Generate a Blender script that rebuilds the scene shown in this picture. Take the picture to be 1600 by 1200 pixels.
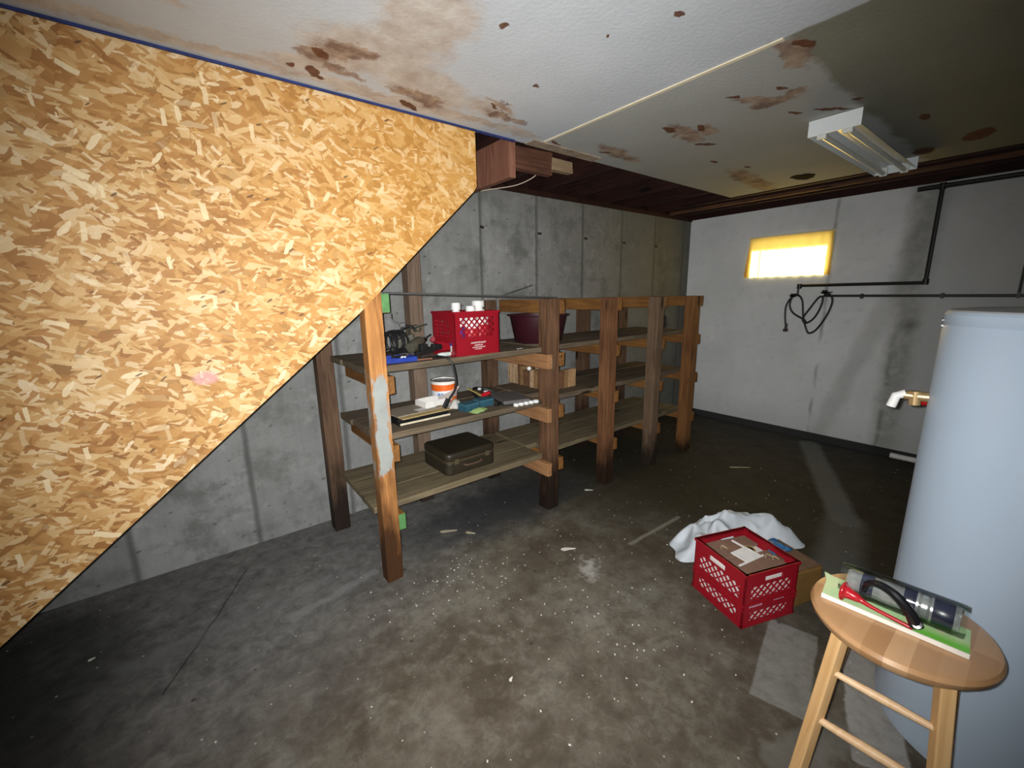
import bpy, bmesh, math, random
from mathutils import Vector, Matrix, noise as mnoise
random.seed(7)
PI = math.pi
C = bpy.context.scene.collection
for o in list(bpy.data.objects): bpy.data.objects.remove(o)
scene = bpy.context.scene

# ------------------------------------------------------------------ camera
H = 1.37
cam_d = bpy.data.cameras.new('camera'); cam = bpy.data.objects.new('camera', cam_d); C.objects.link(cam)
R_ = Vector((0.78753142, -0.6160482, -0.01669938)); U_ = Vector((0.14073086, 0.15339128, 0.97809301)); F_ = Vector((0.5999909, 0.7726291, -0.20749745))
m = Matrix((( R_.x, U_.x, -F_.x, 0), (R_.y, U_.y, -F_.y, 0), (R_.z, U_.z, -F_.z, H), (0, 0, 0, 1)))
cam.matrix_world = m
cam_d.sensor_width = 36; cam_d.sensor_fit = 'HORIZONTAL'; cam_d.lens = 656.86/1600*36
cam_d.clip_start = 0.02
scene.camera = cam

# ------------------------------------------------------------------ light and exposure
w = bpy.data.worlds.new('world'); scene.world = w; w.use_nodes = True
bg = w.node_tree.nodes['Background']; bg.inputs[0].default_value = (.75, .85, 1, 1); bg.inputs[1].default_value = 1.2
scene.view_settings.view_transform = 'Standard'; scene.view_settings.look = 'None'
scene.view_settings.gamma = 1; scene.view_settings.exposure = 0.0
scene.view_settings.use_curve_mapping = False

fl = bpy.data.lights.new('phone_flash', 'SPOT'); fl.energy = 265; fl.spot_size = math.radians(127); fl.spot_blend = 1.0
fl.shadow_soft_size = .006; fl.color = (1.0, .985, .96)
flo = bpy.data.objects.new('phone_flash', fl); C.objects.link(flo)
flo.matrix_world = Matrix.Translation(-R_*.02 + U_*.012) @ m
bl = bpy.data.lights.new('added_fill_light', 'POINT'); bl.energy = 2.6; bl.shadow_soft_size = .12; bl.color = (.93, .97, 1)  # added fill light behind the camera, no such bulb is seen
blo = bpy.data.objects.new('added_fill_light', bl); C.objects.link(blo); blo.location = (.9, -1.1, 1.95)
sun = bpy.data.lights.new('sun', 'SUN'); sun.energy = 62; sun.angle = math.radians(6); sun.color = (1, .97, .9)
suno = bpy.data.objects.new('sun', sun); C.objects.link(suno)
suno.rotation_euler = Vector((-.88, .03, -.42)).to_track_quat('-Z', 'Y').to_euler()

# ------------------------------------------------------------------ node helpers
class NT:
    def __init__(s, name, rough=.6, spec=.5, metal=0):
        s.m = bpy.data.materials.new(name); s.m.use_nodes = True; s.t = s.m.node_tree
        s.b = s.t.nodes['Principled BSDF']; s.b.inputs['Roughness'].default_value = rough
        s.b.inputs['Specular IOR Level'].default_value = spec; s.b.inputs['Metallic'].default_value = metal
    def n(s, ty, **k):
        x = s.t.nodes.new(ty)
        for a, b in k.items(): setattr(x, a, b)
        return x
    def put(s, sock, v):
        if v is None: return
        if isinstance(v, bpy.types.NodeSocket): s.t.links.new(v, sock)
        else:
            if isinstance(v, (tuple, list)) and len(v) == 3 and len(sock.default_value) == 4: v = (*v, 1)
            sock.default_value = v
    def math(s, op, a, b=0., c=None, clamp=False):
        x = s.n('ShaderNodeMath', operation=op, use_clamp=clamp); s.put(x.inputs[0], a); s.put(x.inputs[1], b)
        if c is not None: s.put(x.inputs[2], c)
        return x.outputs[0]
    def vm(s, op, a, b=(0, 0, 0)):
        x = s.n('ShaderNodeVectorMath', operation=op); s.put(x.inputs[0], a)
        if op == 'SCALE': s.put(x.inputs[3], b)
        elif op != 'LENGTH': s.put(x.inputs[1], b)
        return x.outputs['Value'] if op == 'LENGTH' else x.outputs[0]
    def obj(s): return s.n('ShaderNodeTexCoord').outputs['Object']
    def rnd(s): return s.n('ShaderNodeObjectInfo').outputs['Random']
    def sep(s, v): x = s.n('ShaderNodeSeparateXYZ'); s.put(x.inputs[0], v); return x.outputs
    def comb(s, a, b, c): x = s.n('ShaderNodeCombineXYZ'); s.put(x.inputs[0], a); s.put(x.inputs[1], b); s.put(x.inputs[2], c); return x.outputs[0]
    def noise(s, v, scale, detail=4, rough=.55, dist=0, col=False):
        x = s.n('ShaderNodeTexNoise'); s.put(x.inputs['Vector'], v); x.inputs['Scale'].default_value = scale
        x.inputs['Detail'].default_value = detail; x.inputs['Roughness'].default_value = rough; x.inputs['Distortion'].default_value = dist
        return x.outputs['Color' if col else 'Fac']
    def vor(s, v, scale, feature='F1', rand=1, metric='EUCLIDEAN'):
        x = s.n('ShaderNodeTexVoronoi', feature=feature, distance=metric); s.put(x.inputs['Vector'], v); x.inputs['Scale'].default_value = scale
        x.inputs['Randomness'].default_value = rand
        return x.outputs
    def rot(s, v, ang, sc=(1, 1, 1), loc=(0, 0, 0), ty='TEXTURE'):
        x = s.n('ShaderNodeMapping', vector_type=ty); s.put(x.inputs[0], v); x.inputs['Location'].default_value = loc
        x.inputs['Rotation'].default_value = ang; x.inputs['Scale'].default_value = sc
        return x.outputs[0]
    def ramp(s, f, stops, interp='LINEAR'):
        x = s.n('ShaderNodeValToRGB'); s.put(x.inputs[0], f); e = x.color_ramp.elements; x.color_ramp.interpolation = interp
        while len(e) < len(stops): e.new(.5)
        for i, (p, c) in enumerate(stops): e[i].position = p; e[i].color = (*c, 1) if len(c) == 3 else c
        return x.outputs[0]
    def mr(s, v, a, b, c=0., d=1., sm=False):
        x = s.n('ShaderNodeMapRange'); x.clamp = True
        if sm: x.interpolation_type = 'SMOOTHSTEP'
        s.put(x.inputs[0], v); x.inputs[1].default_value = a; x.inputs[2].default_value = b; x.inputs[3].default_value = c; x.inputs[4].default_value = d
        return x.outputs[0]
    def mix(s, f, a, b, mode='MIX'):
        x = s.n('ShaderNodeMix', data_type='RGBA', blend_type=mode); s.put(x.inputs[0], f); s.put(x.inputs[6], a); s.put(x.inputs[7], b)
        return x.outputs[2]
    def bump(s, h, strength=.3, dist=.01):
        x = s.n('ShaderNodeBump'); s.put(x.inputs['Height'], h); x.inputs['Strength'].default_value = strength; x.inputs['Distance'].default_value = dist
        s.t.links.new(x.outputs[0], s.b.inputs['Normal'])
    def col(s, c): s.put(s.b.inputs['Base Color'], c); return s.m
def g(v): return (v, v, v)

MC = {}
def plain(name, c, rough=.5, metal=0, spec=.5, var=.12, scale=30, bump=0):
    if name in MC: return MC[name]
    N = NT(name, rough, spec, metal)
    f = N.noise(N.obj(), scale, 3)
    cc = N.mix(f, tuple(x*(1-var*1.5) for x in c), tuple(min(1, x*(1+var)) for x in c))
    N.col(cc)
    if bump: N.bump(f, bump, .004)
    MC[name] = N.m; return N.m

def wood(name, light, dark, axis='Z', damp=None, rough=.75, paint=None, seed=0., knots=True, gscale=1.):
    """lumber: grain runs along the axis; damp = height in metres below which the wood is water stained"""
    if name in MC: return MC[name]
    N = NT(name, rough, .3)
    p = N.obj(); r = N.rnd()
    off = N.comb(N.math('MULTIPLY', r, 13.), N.math('MULTIPLY', r, 7.), N.math('MULTIPLY_ADD', r, 5., seed))
    q = N.vm('ADD', p, off)
    sc = {'X': (1.2, 22, 22), 'Y': (22, 1.2, 22), 'Z': (22, 22, 1.2)}[axis]
    sc = tuple(a*gscale for a in sc)
    gq = N.vm('MULTIPLY', q, sc)
    g1 = N.noise(gq, 2.2, 5, .6, 1.2); g2 = N.noise(q, 4, 4, .6)
    f = N.math('ADD', N.math('MULTIPLY', g1, .75), N.math('MULTIPLY', g2, .35))
    c = N.ramp(f, [(.36, dark), (.52, tuple((a+b)/2 for a, b in zip(light, dark))), (.68, light)])
    if knots:
        ks = {'X': (2.2, 9, 9), 'Y': (9, 2.2, 9), 'Z': (9, 9, 2.2)}[axis]
        v = N.vor(N.vm('MULTIPLY', q, ks), 1.)
        km = N.mr(v['Distance'], .10, .17, 1, 0)
        c = N.mix(km, c, tuple(x*.28 for x in dark))
    if damp is not None:
        z = N.sep(p)[2]
        dz = N.math('ADD', z, N.math('MULTIPLY', N.math('SUBTRACT', N.noise(N.vm('MULTIPLY', q, (14, 14, 3)), 1.6, 5), .5), damp*1.6))
        c = N.mix(N.mr(dz, damp*.35, damp*1.1, .93, 0), c, tuple(x*.16 for x in dark))
    if paint:
        # worn paint: (zmin, zmax, xc, halfwidth, colour)
        z0, z1, xc, hw, pc = paint
        X, Y, Z = N.sep(p)[0], N.sep(p)[1], N.sep(p)[2]
        wob = N.math('MULTIPLY', N.math('SUBTRACT', N.noise(N.vm('MULTIPLY', p, (45, 45, 9)), 1., 6, .7), .5), 2.6)
        du = N.math('DIVIDE', N.math('ABSOLUTE', N.math('SUBTRACT', X, xc)), hw)
        dv = N.math('DIVIDE', N.math('ABSOLUTE', N.math('SUBTRACT', Z, (z0+z1)/2)), (z1-z0)/2)
        d = N.math('ADD', N.math('MAXIMUM', du, N.math('POWER', dv, 3.)), wob)
        c = N.mix(N.mr(d, .85, 1.02, 1, 0), c, N.mix(N.noise(p, 14, 3), pc, tuple(x*.6 for x in pc)))
    N.bump(g1, .35, .003)
    N.col(c); MC[name] = N.m; return N.m

# ------------------------------------------------------------------ surface materials
def mat_osb():
    N = NT('oriented_strand_board', .6, .3)
    s = N.sep(N.obj()); p = N.comb(s[0], s[2], 0.)
    wp = N.vm('ADD', p, N.vm('SCALE', N.vm('SUBTRACT', N.noise(p, 10, 4, .6, 0, True), (.5, .5, .5)), .030))
    wp2 = N.vm('ADD', p, N.vm('SCALE', N.vm('SUBTRACT', N.noise(p, 16, 3, .6, 0, True), (.5, .5, .5)), .022))
    big = N.noise(p, 2.0, 3); big2 = N.noise(N.vm('ADD', p, (5, 3, 0)), 5, 3)
    c = N.ramp(N.sep(N.vor(N.rot(wp, (0, 0, .25), (1, .42, 1)), 15)['Color'])[0], [(0, (.30, .15, .05)), (.5, (.42, .235, .085)), (1, (.52, .32, .14))])
    tones = [(0, (.17, .065, .020)), (.16, (.34, .145, .040)), (.36, (.50, .250, .075)), (.56, (.63, .365, .130)), (.76, (.80, .555, .265)), (1, (.93, .76, .50))]
    hgt = None
    lay = [(.15, 4.2, .50, .35, .50), (-.5, 4.8, .42, .40, .46), (1.1, 5.0, .45, .45, .44), (.55, 6.2, .34, .42, .42), (-1.0, 6.6, .34, .48, .40), (-.15, 6.0, .28, .40, .42), (2.0, 8.2, .40, .55, .38),
           (.30, 8.6, .26, .50, .40), (-.35, 9.6, .24, .52, .40), (.85, 11., .30, .60, .38), (.05, 12.5, .22, .60, .38), (-.7, 14., .26, .66, .36)]
    for i, (a, sc, asp, thr, rad) in enumerate(lay):
        v = N.vor(N.rot(wp if i % 2 else wp2, (0, 0, a), (1, asp, 1), (i*3.1, i*1.7, 0)), sc*1.5, metric='CHEBYCHEV' if i % 3 != 1 else 'EUCLIDEAN')
        cs = N.sep(v['Color'])
        mk = N.math('MULTIPLY', N.math('GREATER_THAN', cs[1], thr), N.math('LESS_THAN', v['Distance'], rad))
        tn = N.math('ADD', N.math('MULTIPLY', cs[0], .78), N.math('SUBTRACT', N.math('MULTIPLY', big2, .5), .10))
        fc = N.ramp(tn, tones)
        fc = N.mix(N.math('MULTIPLY', N.noise(N.rot(wp, (0, 0, a), (1, .06, 1)), 30, 2), .4), fc, (.33, .17, .07))
        c = N.mix(N.math('MULTIPLY', mk, .92), c, fc)
        hh = N.math('MULTIPLY', mk, cs[2])
        hgt = hh if hgt is None else N.math('ADD', hgt, N.math('MULTIPLY', hh, .7))
    # bright slivers
    wp3 = N.vm('ADD', p, N.vm('SCALE', N.vm('SUBTRACT', N.noise(p, 14, 2, .5, 0, True), (.5, .5, .5)), .016))
    for a, sc, off in ((.10, 9, 0), (-.45, 11, 4), (.9, 12, 8), (1.6, 14, 3)):
        v = N.vor(N.rot(wp, (0, 0, a), (1, .28, 1), (off, off*.7, 0)), sc, metric='CHEBYCHEV' if off % 8 else 'EUCLIDEAN'); cs = N.sep(v['Color'])
        c = N.mix(N.math('MULTIPLY', N.math('MULTIPLY', N.math('GREATER_THAN', cs[1], .84), N.math('LESS_THAN', v['Distance'], N.math('MULTIPLY', cs[0], .40))), N.mr(cs[2], 0, 1, .35, .85)), c, (.90, .74, .47))
    v = N.vor(N.rot(wp3, (0, 0, .7), (1, .36, 1)), 8, metric='CHEBYCHEV'); cs = N.sep(v['Color'])
    c = N.mix(N.math('MULTIPLY', N.math('MULTIPLY', N.math('GREATER_THAN', cs[1], .88), N.math('LESS_THAN', v['Distance'], N.math('MULTIPLY', cs[0], .32))), .55), c, (.27, .12, .04))
    # redder to the right: hue variation plus flash falloff painted in
    c = N.mix(N.mr(N.math('ADD', s[0], big), .7, 1.5, 0, .30), c, (.55, .27, .06), 'MULTIPLY') if False else N.mix(N.mr(N.math('ADD', s[0], big), .3, 1.6, .0, .45), c, (.56, .28, .04))
    v = N.vor(N.rot(wp, (0, 0, .5), (1, .3, 1)), 7.)
    c = N.mix(N.math('MULTIPLY', N.math('LESS_THAN', v['Distance'], .08), .8), c, (.10, .05, .025))
    dd = N.vm('LENGTH', N.vm('DIVIDE', N.vm('SUBTRACT', wp, (.04, 1.105, 0)), (.038, .026, 1)))
    c = N.mix(N.mr(dd, .7, 1.15, .6, 0), c, (.72, .40, .42))
    N.bump(hgt, .25, .003)
    return N.col(c)

def mat_ceiling():
    N = NT('stained_ceiling_board', .85, .12)
    p = N.obj(); s = N.sep(p); p2 = N.comb(s[0], s[1], 0.)
    n1 = N.noise(p2, 3.0, 5, .6); n2 = N.noise(p2, 11, 5, .65)
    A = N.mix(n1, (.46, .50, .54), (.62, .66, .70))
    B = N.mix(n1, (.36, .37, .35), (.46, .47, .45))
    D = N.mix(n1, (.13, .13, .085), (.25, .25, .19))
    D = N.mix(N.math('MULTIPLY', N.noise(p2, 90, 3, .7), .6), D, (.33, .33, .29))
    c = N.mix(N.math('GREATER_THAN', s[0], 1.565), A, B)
    reg = N.math('MULTIPLY', N.mr(N.math('ADD', s[0], N.math('MULTIPLY', n2, .03)), 1.575, 1.59), N.mr(N.math('ADD', s[1], N.math('MULTIPLY', n1, .16)), .70, .73, 1, 0))
    c = N.mix(reg, c, D)
    wp = N.vm('ADD', p2, N.vm('SCALE', N.vm('SUBTRACT', N.noise(p2, 9, 8, .72, 0, True), (.5, .5, .5)), .20))
    wp1 = N.vm('ADD', p2, N.vm('SCALE', N.vm('SUBTRACT', N.noise(p2, 22, 4, .6, 0, True), (.5, .5, .5)), .05))
    def field(P, L):
        d = None
        for (x, y, a, b, t) in L:
            q = N.rot(P, (0, 0, t), (a, b, 1), (x, y, 0))
            e = N.vm('LENGTH', q)
            d = e if d is None else N.math('MINIMUM', d, e)
        return d
    pale = [(.60, 1.45, .26, .17, -.5), (.66, 1.22, .16, .24, 0), (.83, 1.55, .25, .13, .3), (.43, 1.64, .14, .06, -.2), (1.14, 1.57, .15, .08, .2), (1.05, 1.70, .4, .04, 0), (.75, 1.72, .5, .045, 0), (.1, 1.72, .5, .04, 0), (1.35, 1.70, .2, .05, 0), (.02, 1.5, .12, .05, .3)]
    fp = field(wp, pale)
    c = N.mix(N.mr(fp, .66, 1.02, .72, 0), c, N.mix(N.mr(n2, .35, .65), (.40, .29, .21), (.62, .56, .48)))
    mid = [(.44, 1.57, .075, .05, .4), (.50, 1.50, .07, .06, .9), (.56, 1.46, .06, .035, 0), (1.15, 1.52, .10, .025, .3), (1.20, 1.60, .09, .03, .2), (1.30, 1.60, .06, .02, 0), (.84, 1.64, .14, .05, .3), (.55, 1.62, .1, .03, .3),
           (1.96, .88, .13, .035, -.6), (2.02, .84, .05, .10, .2), (2.10, 1.15, .10, .05, .3), (2.05, 1.24, .18, .05, .1), (1.70, .66, .15, .05, 0), (2.05, 1.62, .25, .05, .1), (3.3, 1.45, .5, .08, .1), (2.0, .75, .04, .05, 0)]
    fm = field(wp, mid)
    c = N.mix(N.mr(fm, .70, 1.02, .80, 0), c, N.mix(N.mr(n2, .4, .6), (.17, .085, .05), (.42, .30, .20)))
    dark = [(.462, 1.546, .035, .022, .7), (.403, 1.667, .018, .014, 0), (.470, 1.675, .022, .045, -.3), (.50, 1.70, .03, .012, .2), (.846, 1.729, .06, .020, .5), (.84, 1.098, .014, .020, .3), (1.155, 1.31, .018, .013, .3), (1.125, 1.535, .030, .010, .6), (1.201, .77, .016, .016, 0),
            (1.945, 1.263, .05, .022, .2), (2.05, 1.161, .05, .017, .4), (2.28, 1.262, .065, .020, -.6), (2.62, 1.39, .045, .016, 0), (1.948, 1.65, .045, .014, -.3), (2.31, .72, .09, .016, -.7), (2.22, .83, .04, .012, -.5), (2.28, .63, .02, .012, 0), (1.92, .775, .035, .012, -.7), (1.85, .92, .03, .012, -.5), (1.65, .615, .05, .02, -.4), (1.62, 1.70, .06, .01, .3), (2.9, 1.32, .03, .02, 0), (3.42, .60, .09, .05, .2), (2.76, .50, .06, .02, 0), (3.3, .38, .12, .06, .3), (1.12, .95, .008, .008, 0)]
    fd = field(wp1, dark)
    c = N.mix(N.mr(fd, .82, .98, .95, 0), c, N.mix(N.noise(p2, 26, 2), (.045, .018, .010), (.23, .095, .045)))
    N.bump(N.noise(p2, 70, 3), .35, .004)
    return N.col(c)

def mat_backwall():
    N = NT('poured_concrete_board_formed', .9, .08)
    p = N.obj(); s = N.sep(p); q = N.comb(s[0], s[2], 0.)
    n1 = N.noise(q, 2.0, 6, .62); n2 = N.noise(q, 12, 6, .65); n3 = N.noise(N.vm('MULTIPLY', q, (3, .9, 1)), 2.2, 4, .6, 1.)
    c = N.mix(N.mr(n1, .3, .7), (.17, .178, .172), (.36, .368, .365))
    c = N.mix(N.mr(n3, .55, .75, 0, .5), c, (.16, .165, .15))
    c = N.mix(N.math('MULTIPLY', n2, .45), c, (.44, .45, .45))
    st_ = N.noise(N.vm('MULTIPLY', q, (9, .7, 1)), 2.5, 5, .65)
    c = N.mix(N.mr(st_, .5, .72, 0, .28), c, (.15, .155, .14))
    bl_ = N.noise(N.vm('ADD', q, (3, 8, 0)), 8, 7, .7)
    c = N.mix(N.mr(bl_, .54, .66, 0, .38), c, (.50, .51, .50))
    bm_ = N.noise(N.vm('ADD', q, (13, 2, 0)), 3.2, 7, .72)
    c = N.mix(N.mr(bm_, .38, .50, .55, 0), c, (.11, .115, .105))
    c = N.mix(N.mr(N.math('ADD', s[0], n1), 3.0, 4.6, 0, .75), c, (.085, .088, .070))  # shade towards the room corner painted into the wall colour
    # form board joints every .53 m
    k = N.math('DIVIDE', N.math('SUBTRACT', s[0], 1.775), .53)
    wob = N.math('MULTIPLY', N.math('SUBTRACT', N.noise(N.vm('MULTIPLY', q, (.5, 6, 1)), 3, 4), .5), .018)
    fr = N.math('SUBTRACT', N.math('FRACT', N.math('ADD', N.math('ADD', k, wob), .5)), .5)
    cell = N.noise(N.comb(N.math('FLOOR', k), 3.3, 0.), 1.7, 0)
    c = N.mix(N.mr(cell, .3, .7, 0, .45), c, (.17, .175, .17))
    seam = N.math('ABSOLUTE', fr)
    c = N.mix(N.math('MULTIPLY', N.mr(seam, .004, .045, 1, 0, True), .6), c, (.07, .075, .068))
    # pockmarks
    pm = N.vor(N.rot(q, (0, 0, .3), (1, .5, 1)), 16)
    pk = N.math('MULTIPLY', N.mr(N.math('ADD', pm['Distance'], N.math('MULTIPLY', N.math('SUBTRACT', n2, .5), .5)), .08, .2, 1, 0), N.math('GREATER_THAN', N.math('MULTIPLY', N.sep(pm['Color'])[0], N.mr(n1, .3, .6, .8, 1.2)), .72))
    c = N.mix(N.math('MULTIPLY', pk, .6), c, (.07, .075, .07))
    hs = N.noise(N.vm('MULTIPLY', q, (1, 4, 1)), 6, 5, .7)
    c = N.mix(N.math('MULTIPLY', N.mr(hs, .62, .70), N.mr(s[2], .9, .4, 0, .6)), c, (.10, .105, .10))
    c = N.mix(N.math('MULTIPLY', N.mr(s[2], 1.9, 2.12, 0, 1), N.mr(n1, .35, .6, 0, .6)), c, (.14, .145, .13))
    N.bump(N.math('SUBTRACT', n2, N.math('MULTIPLY', N.math('ADD', pk, N.mr(seam, 0, .02, 1, 0)), .5)), .5, .01)
    return N.col(c)

def mat_rightwall():
    N = NT('painted_block_white', .62, .35)
    p = N.obj(); s = N.sep(p); q = N.comb(s[1], s[2], 0.)
    n1 = N.noise(q, 1.8, 5, .6); n2 = N.noise(q, 14, 5, .65)
    c = N.mix(N.mr(n1, .3, .7), (.72, .75, .76), (.86, .89, .91))
    c = N.mix(N.mr(n2, .55, .75, 0, .35), c, (.50, .52, .52))
    yy = N.math('ADD', s[1], N.math('MULTIPLY', N.math('SUBTRACT', N.noise(q, 4, 2), .5), .09))
    # hairline joint
    j = N.math('ABSOLUTE', N.math('SUBTRACT', N.math('ADD', s[1], N.math('MULTIPLY', N.math('SUBTRACT', N.noise(q, 9, 3), .5), .03)), 1.29))
    c = N.mix(N.math('MULTIPLY', N.mr(j, .004, .02, .6, 0), N.mr(N.noise(q, 3, 2), .4, .55)), c, (.2, .2, .2))
    # damp mould streak
    st = N.math('ABSOLUTE', N.math('SUBTRACT', yy, .735))
    c = N.mix(N.math('MULTIPLY', N.mr(st, .02, .15, .62, 0, True), N.mr(n2, .25, .55, .55, 1)), c, (.13, .135, .10))
    st2 = N.math('ABSOLUTE', N.math('SUBTRACT', yy, .79))
    c = N.mix(N.math('MULTIPLY', N.mr(st2, .0, .03, 1, 0), N.math('MULTIPLY', N.mr(N.noise(q, 7, 4), .42, .55, 0, .55), N.mr(s[2], 1.2, .5, 0, 1))), c, (.09, .095, .05))
    # greyer tone right of the streak and soft smears
    c = N.mix(N.mr(yy, .75, .62, 0, .45), c, (.36, .385, .385))
    dg = N.math('ADD', yy, N.math('MULTIPLY', s[2], .28))
    c = N.mix(N.mr(N.math('ABSOLUTE', N.math('SUBTRACT', dg, 1.22)), .02, .11, .30, 0, True), c, (.25, .26, .24))
    spot = N.vm('LENGTH', N.vm('DIVIDE', N.vm('SUBTRACT', N.comb(yy, s[2], 0.), (.71, 1.08, 0.)), (.07, .06, 1.)))
    c = N.mix(N.mr(N.math('ADD', spot, N.math('MULTIPLY', n2, .8)), .6, 1.6, .5, 0), c, (.06, .065, .025))
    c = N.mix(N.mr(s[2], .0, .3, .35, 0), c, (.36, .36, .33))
    N.bump(n2, .3, .006)
    return N.col(c)

def mat_floor():
    N = NT('damp_dirty_concrete', .5, .22)
    p = N.obj(); s = N.sep(p); q = N.comb(s[0], s[1], 0.)
    n1 = N.noise(q, 1.5, 6, .62); n2 = N.noise(q, 6.5, 8, .72); n3 = N.noise(q, 42, 4, .7)
    c = N.ramp(n1, [(.32, (.070, .055, .038)), (.45, (.120, .103, .078)), (.55, (.165, .150, .122)), (.68, (.205, .198, .175))])
    c = N.mix(N.mr(n2, .36, .52, .65, 0), c, (.055, .043, .030))
    c = N.mix(N.mr(n2, .52, .68, 0, .45), c, (.23, .22, .19))
    n5 = N.noise(N.vm('ADD', q, (2.3, 8, 0)), 2.6, 7, .68)
    c = N.mix(N.mr(n5, .38, .50, .75, 0), c, (.058, .044, .029))
    c = N.mix(N.mr(n5, .52, .66, 0, .65), c, (.245, .235, .200))
    n4 = N.noise(N.vm('ADD', q, (7, 3, 0)), 15, 7, .75, .4)
    c = N.mix(N.mr(n4, .38, .52, .55, 0), c, (.050, .040, .028))
    c = N.mix(N.mr(n4, .54, .70, 0, .45), c, (.28, .27, .235))
    vb = N.sep(N.vor(N.vm('ADD', q, N.vm('SCALE', N.noise(q, 9, 4, .6, 0, True), .25)), 7.)['Color'])[0]
    c = N.mix(N.mr(vb, .5, 1, 0, .35), c, N.mix(vb, (.04, .034, .026), (.17, .15, .12)))
    c = N.mix(N.math('MULTIPLY', n3, .30), c, (.13, .115, .090))
    # near-black brown towards the far bays, greyer by the stair wall
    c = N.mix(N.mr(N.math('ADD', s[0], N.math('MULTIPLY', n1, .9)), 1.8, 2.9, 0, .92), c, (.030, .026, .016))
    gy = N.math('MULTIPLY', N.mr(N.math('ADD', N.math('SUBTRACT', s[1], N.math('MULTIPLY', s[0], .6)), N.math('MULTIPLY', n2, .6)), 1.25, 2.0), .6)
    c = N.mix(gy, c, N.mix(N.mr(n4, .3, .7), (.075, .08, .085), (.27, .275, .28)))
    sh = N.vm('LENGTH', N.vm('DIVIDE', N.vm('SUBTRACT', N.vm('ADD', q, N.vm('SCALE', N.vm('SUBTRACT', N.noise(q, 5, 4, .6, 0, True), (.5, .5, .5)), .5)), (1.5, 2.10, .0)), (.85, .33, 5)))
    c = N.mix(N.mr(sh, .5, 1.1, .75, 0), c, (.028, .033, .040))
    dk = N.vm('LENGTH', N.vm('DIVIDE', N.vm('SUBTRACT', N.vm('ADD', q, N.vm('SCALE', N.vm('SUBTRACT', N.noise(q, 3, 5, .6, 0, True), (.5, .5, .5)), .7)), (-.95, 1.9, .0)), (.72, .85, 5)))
    c = N.mix(N.mr(dk, .6, 1.1, .75, 0), c, (.022, .024, .025))  # flash falloff at lower left painted in as a dark floor patch
    def seg(ax, ay, bx, by, wdt, soft, col, amt, c, warp=.02, ws=8, box=False):
        wq = N.vm('ADD', q, N.vm('SCALE', N.vm('SUBTRACT', N.noise(q, ws, 3, .6, 0, True), (.5, .5, .5)), warp*2))
        L = math.hypot(bx-ax, by-ay); a = math.atan2(by-ay, bx-ax)
        r = N.rot(wq, (0, 0, a), (1, 1, 1), ((ax+bx)/2, (ay+by)/2, 0)); rs = N.sep(r)
        du = N.math('MAXIMUM', N.math('SUBTRACT', N.math('ABSOLUTE', rs[0]), L/2), 0.)
        d = N.math('SQRT', N.math('ADD', N.math('POWER', du, 2.), N.math('POWER', N.math('ABSOLUTE', rs[1]), 2.)))
        if box: d = N.math('MAXIMUM', N.math('ADD', du, 0.), N.math('ABSOLUTE', rs[1])); d = N.math('MAXIMUM', N.math('ABSOLUTE', rs[1]), N.math('ADD', N.math('SUBTRACT', N.math('ABSOLUTE', rs[0]), L/2), wdt))
        return N.mix(N.math('MULTIPLY', N.math('MULTIPLY', N.mr(d, wdt, wdt+soft, 1, 0), amt), N.mr(n4, .3, .55, .55, 1)) if box else N.math('MULTIPLY', N.mr(d, wdt, wdt+soft, 1, 0), amt), c, col)
    c = seg(.09, 2.38, -.235, 1.75, .0015, .005, (.02, .02, .02), .75, c, .02, 4)            # crack
    c = seg(4.35, 1.21, 3.0, .60, .055, .04, (.16, .17, .165), .8, c)                      # pale dusty band
    c = seg(3.0, .60, 2.3, .45, .06, .07, (.15, .155, .15), .6, c)
    c = seg(2.268, 1.256, 1.80, 1.268, .006, .012, (.26, .25, .21), .7, c, .01)
    c = seg(1.42, 1.23, 1.50, 1.30, .004, .05, (.45, .45, .43), .7, c, .09, 24)
    c = seg(-.35, 1.97, .5, 2.02, .015, .05, (.20, .20, .20), .35, c, .05)
    c = seg(.2, 1.85, .6, 1.95, .012, .02, (.26, .26, .26), .5, c, .03)
    c = seg(1.40, .375, 1.82, .475, .080, .008, (.27, .27, .25), .8, c, .010, 10, True)            # mortar patches by the heater
    c = seg(1.42, .11, 1.92, .27, .065, .008, (.40, .40, .39), .85, c, .02, 9, True)
    c = seg(1.22, .30, 1.45, .22, .04, .02, (.2, .2, .18), .5, c, .03, 10)
    # white crumbs ground in
    sp = N.vor(q, 30.); sm = N.math('MULTIPLY', N.math('LESS_THAN', sp['Distance'], .11), N.math('GREATER_THAN', N.sep(sp['Color'])[0], .80))
    c = N.mix(N.math('MULTIPLY', sm, N.mr(n2, .42, .6)), c, (.62, .62, .56))
    sp2 = N.vor(q, 9.); sm2 = N.math('MULTIPLY', N.mr(sp2['Distance'], .05, .09, 1, 0), N.math('GREATER_THAN', N.sep(sp2['Color'])[1], .7))
    c = N.mix(N.math('MULTIPLY', sm2, .7), c, (.03, .028, .024))
    N.put(N.b.inputs['Roughness'], N.mr(n2, .35, .65, .55, .75))
    N.bump(N.math('ADD', n2, N.math('MULTIPLY', n3, .4)), .4, .012)
    return N.col(c)

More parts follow.
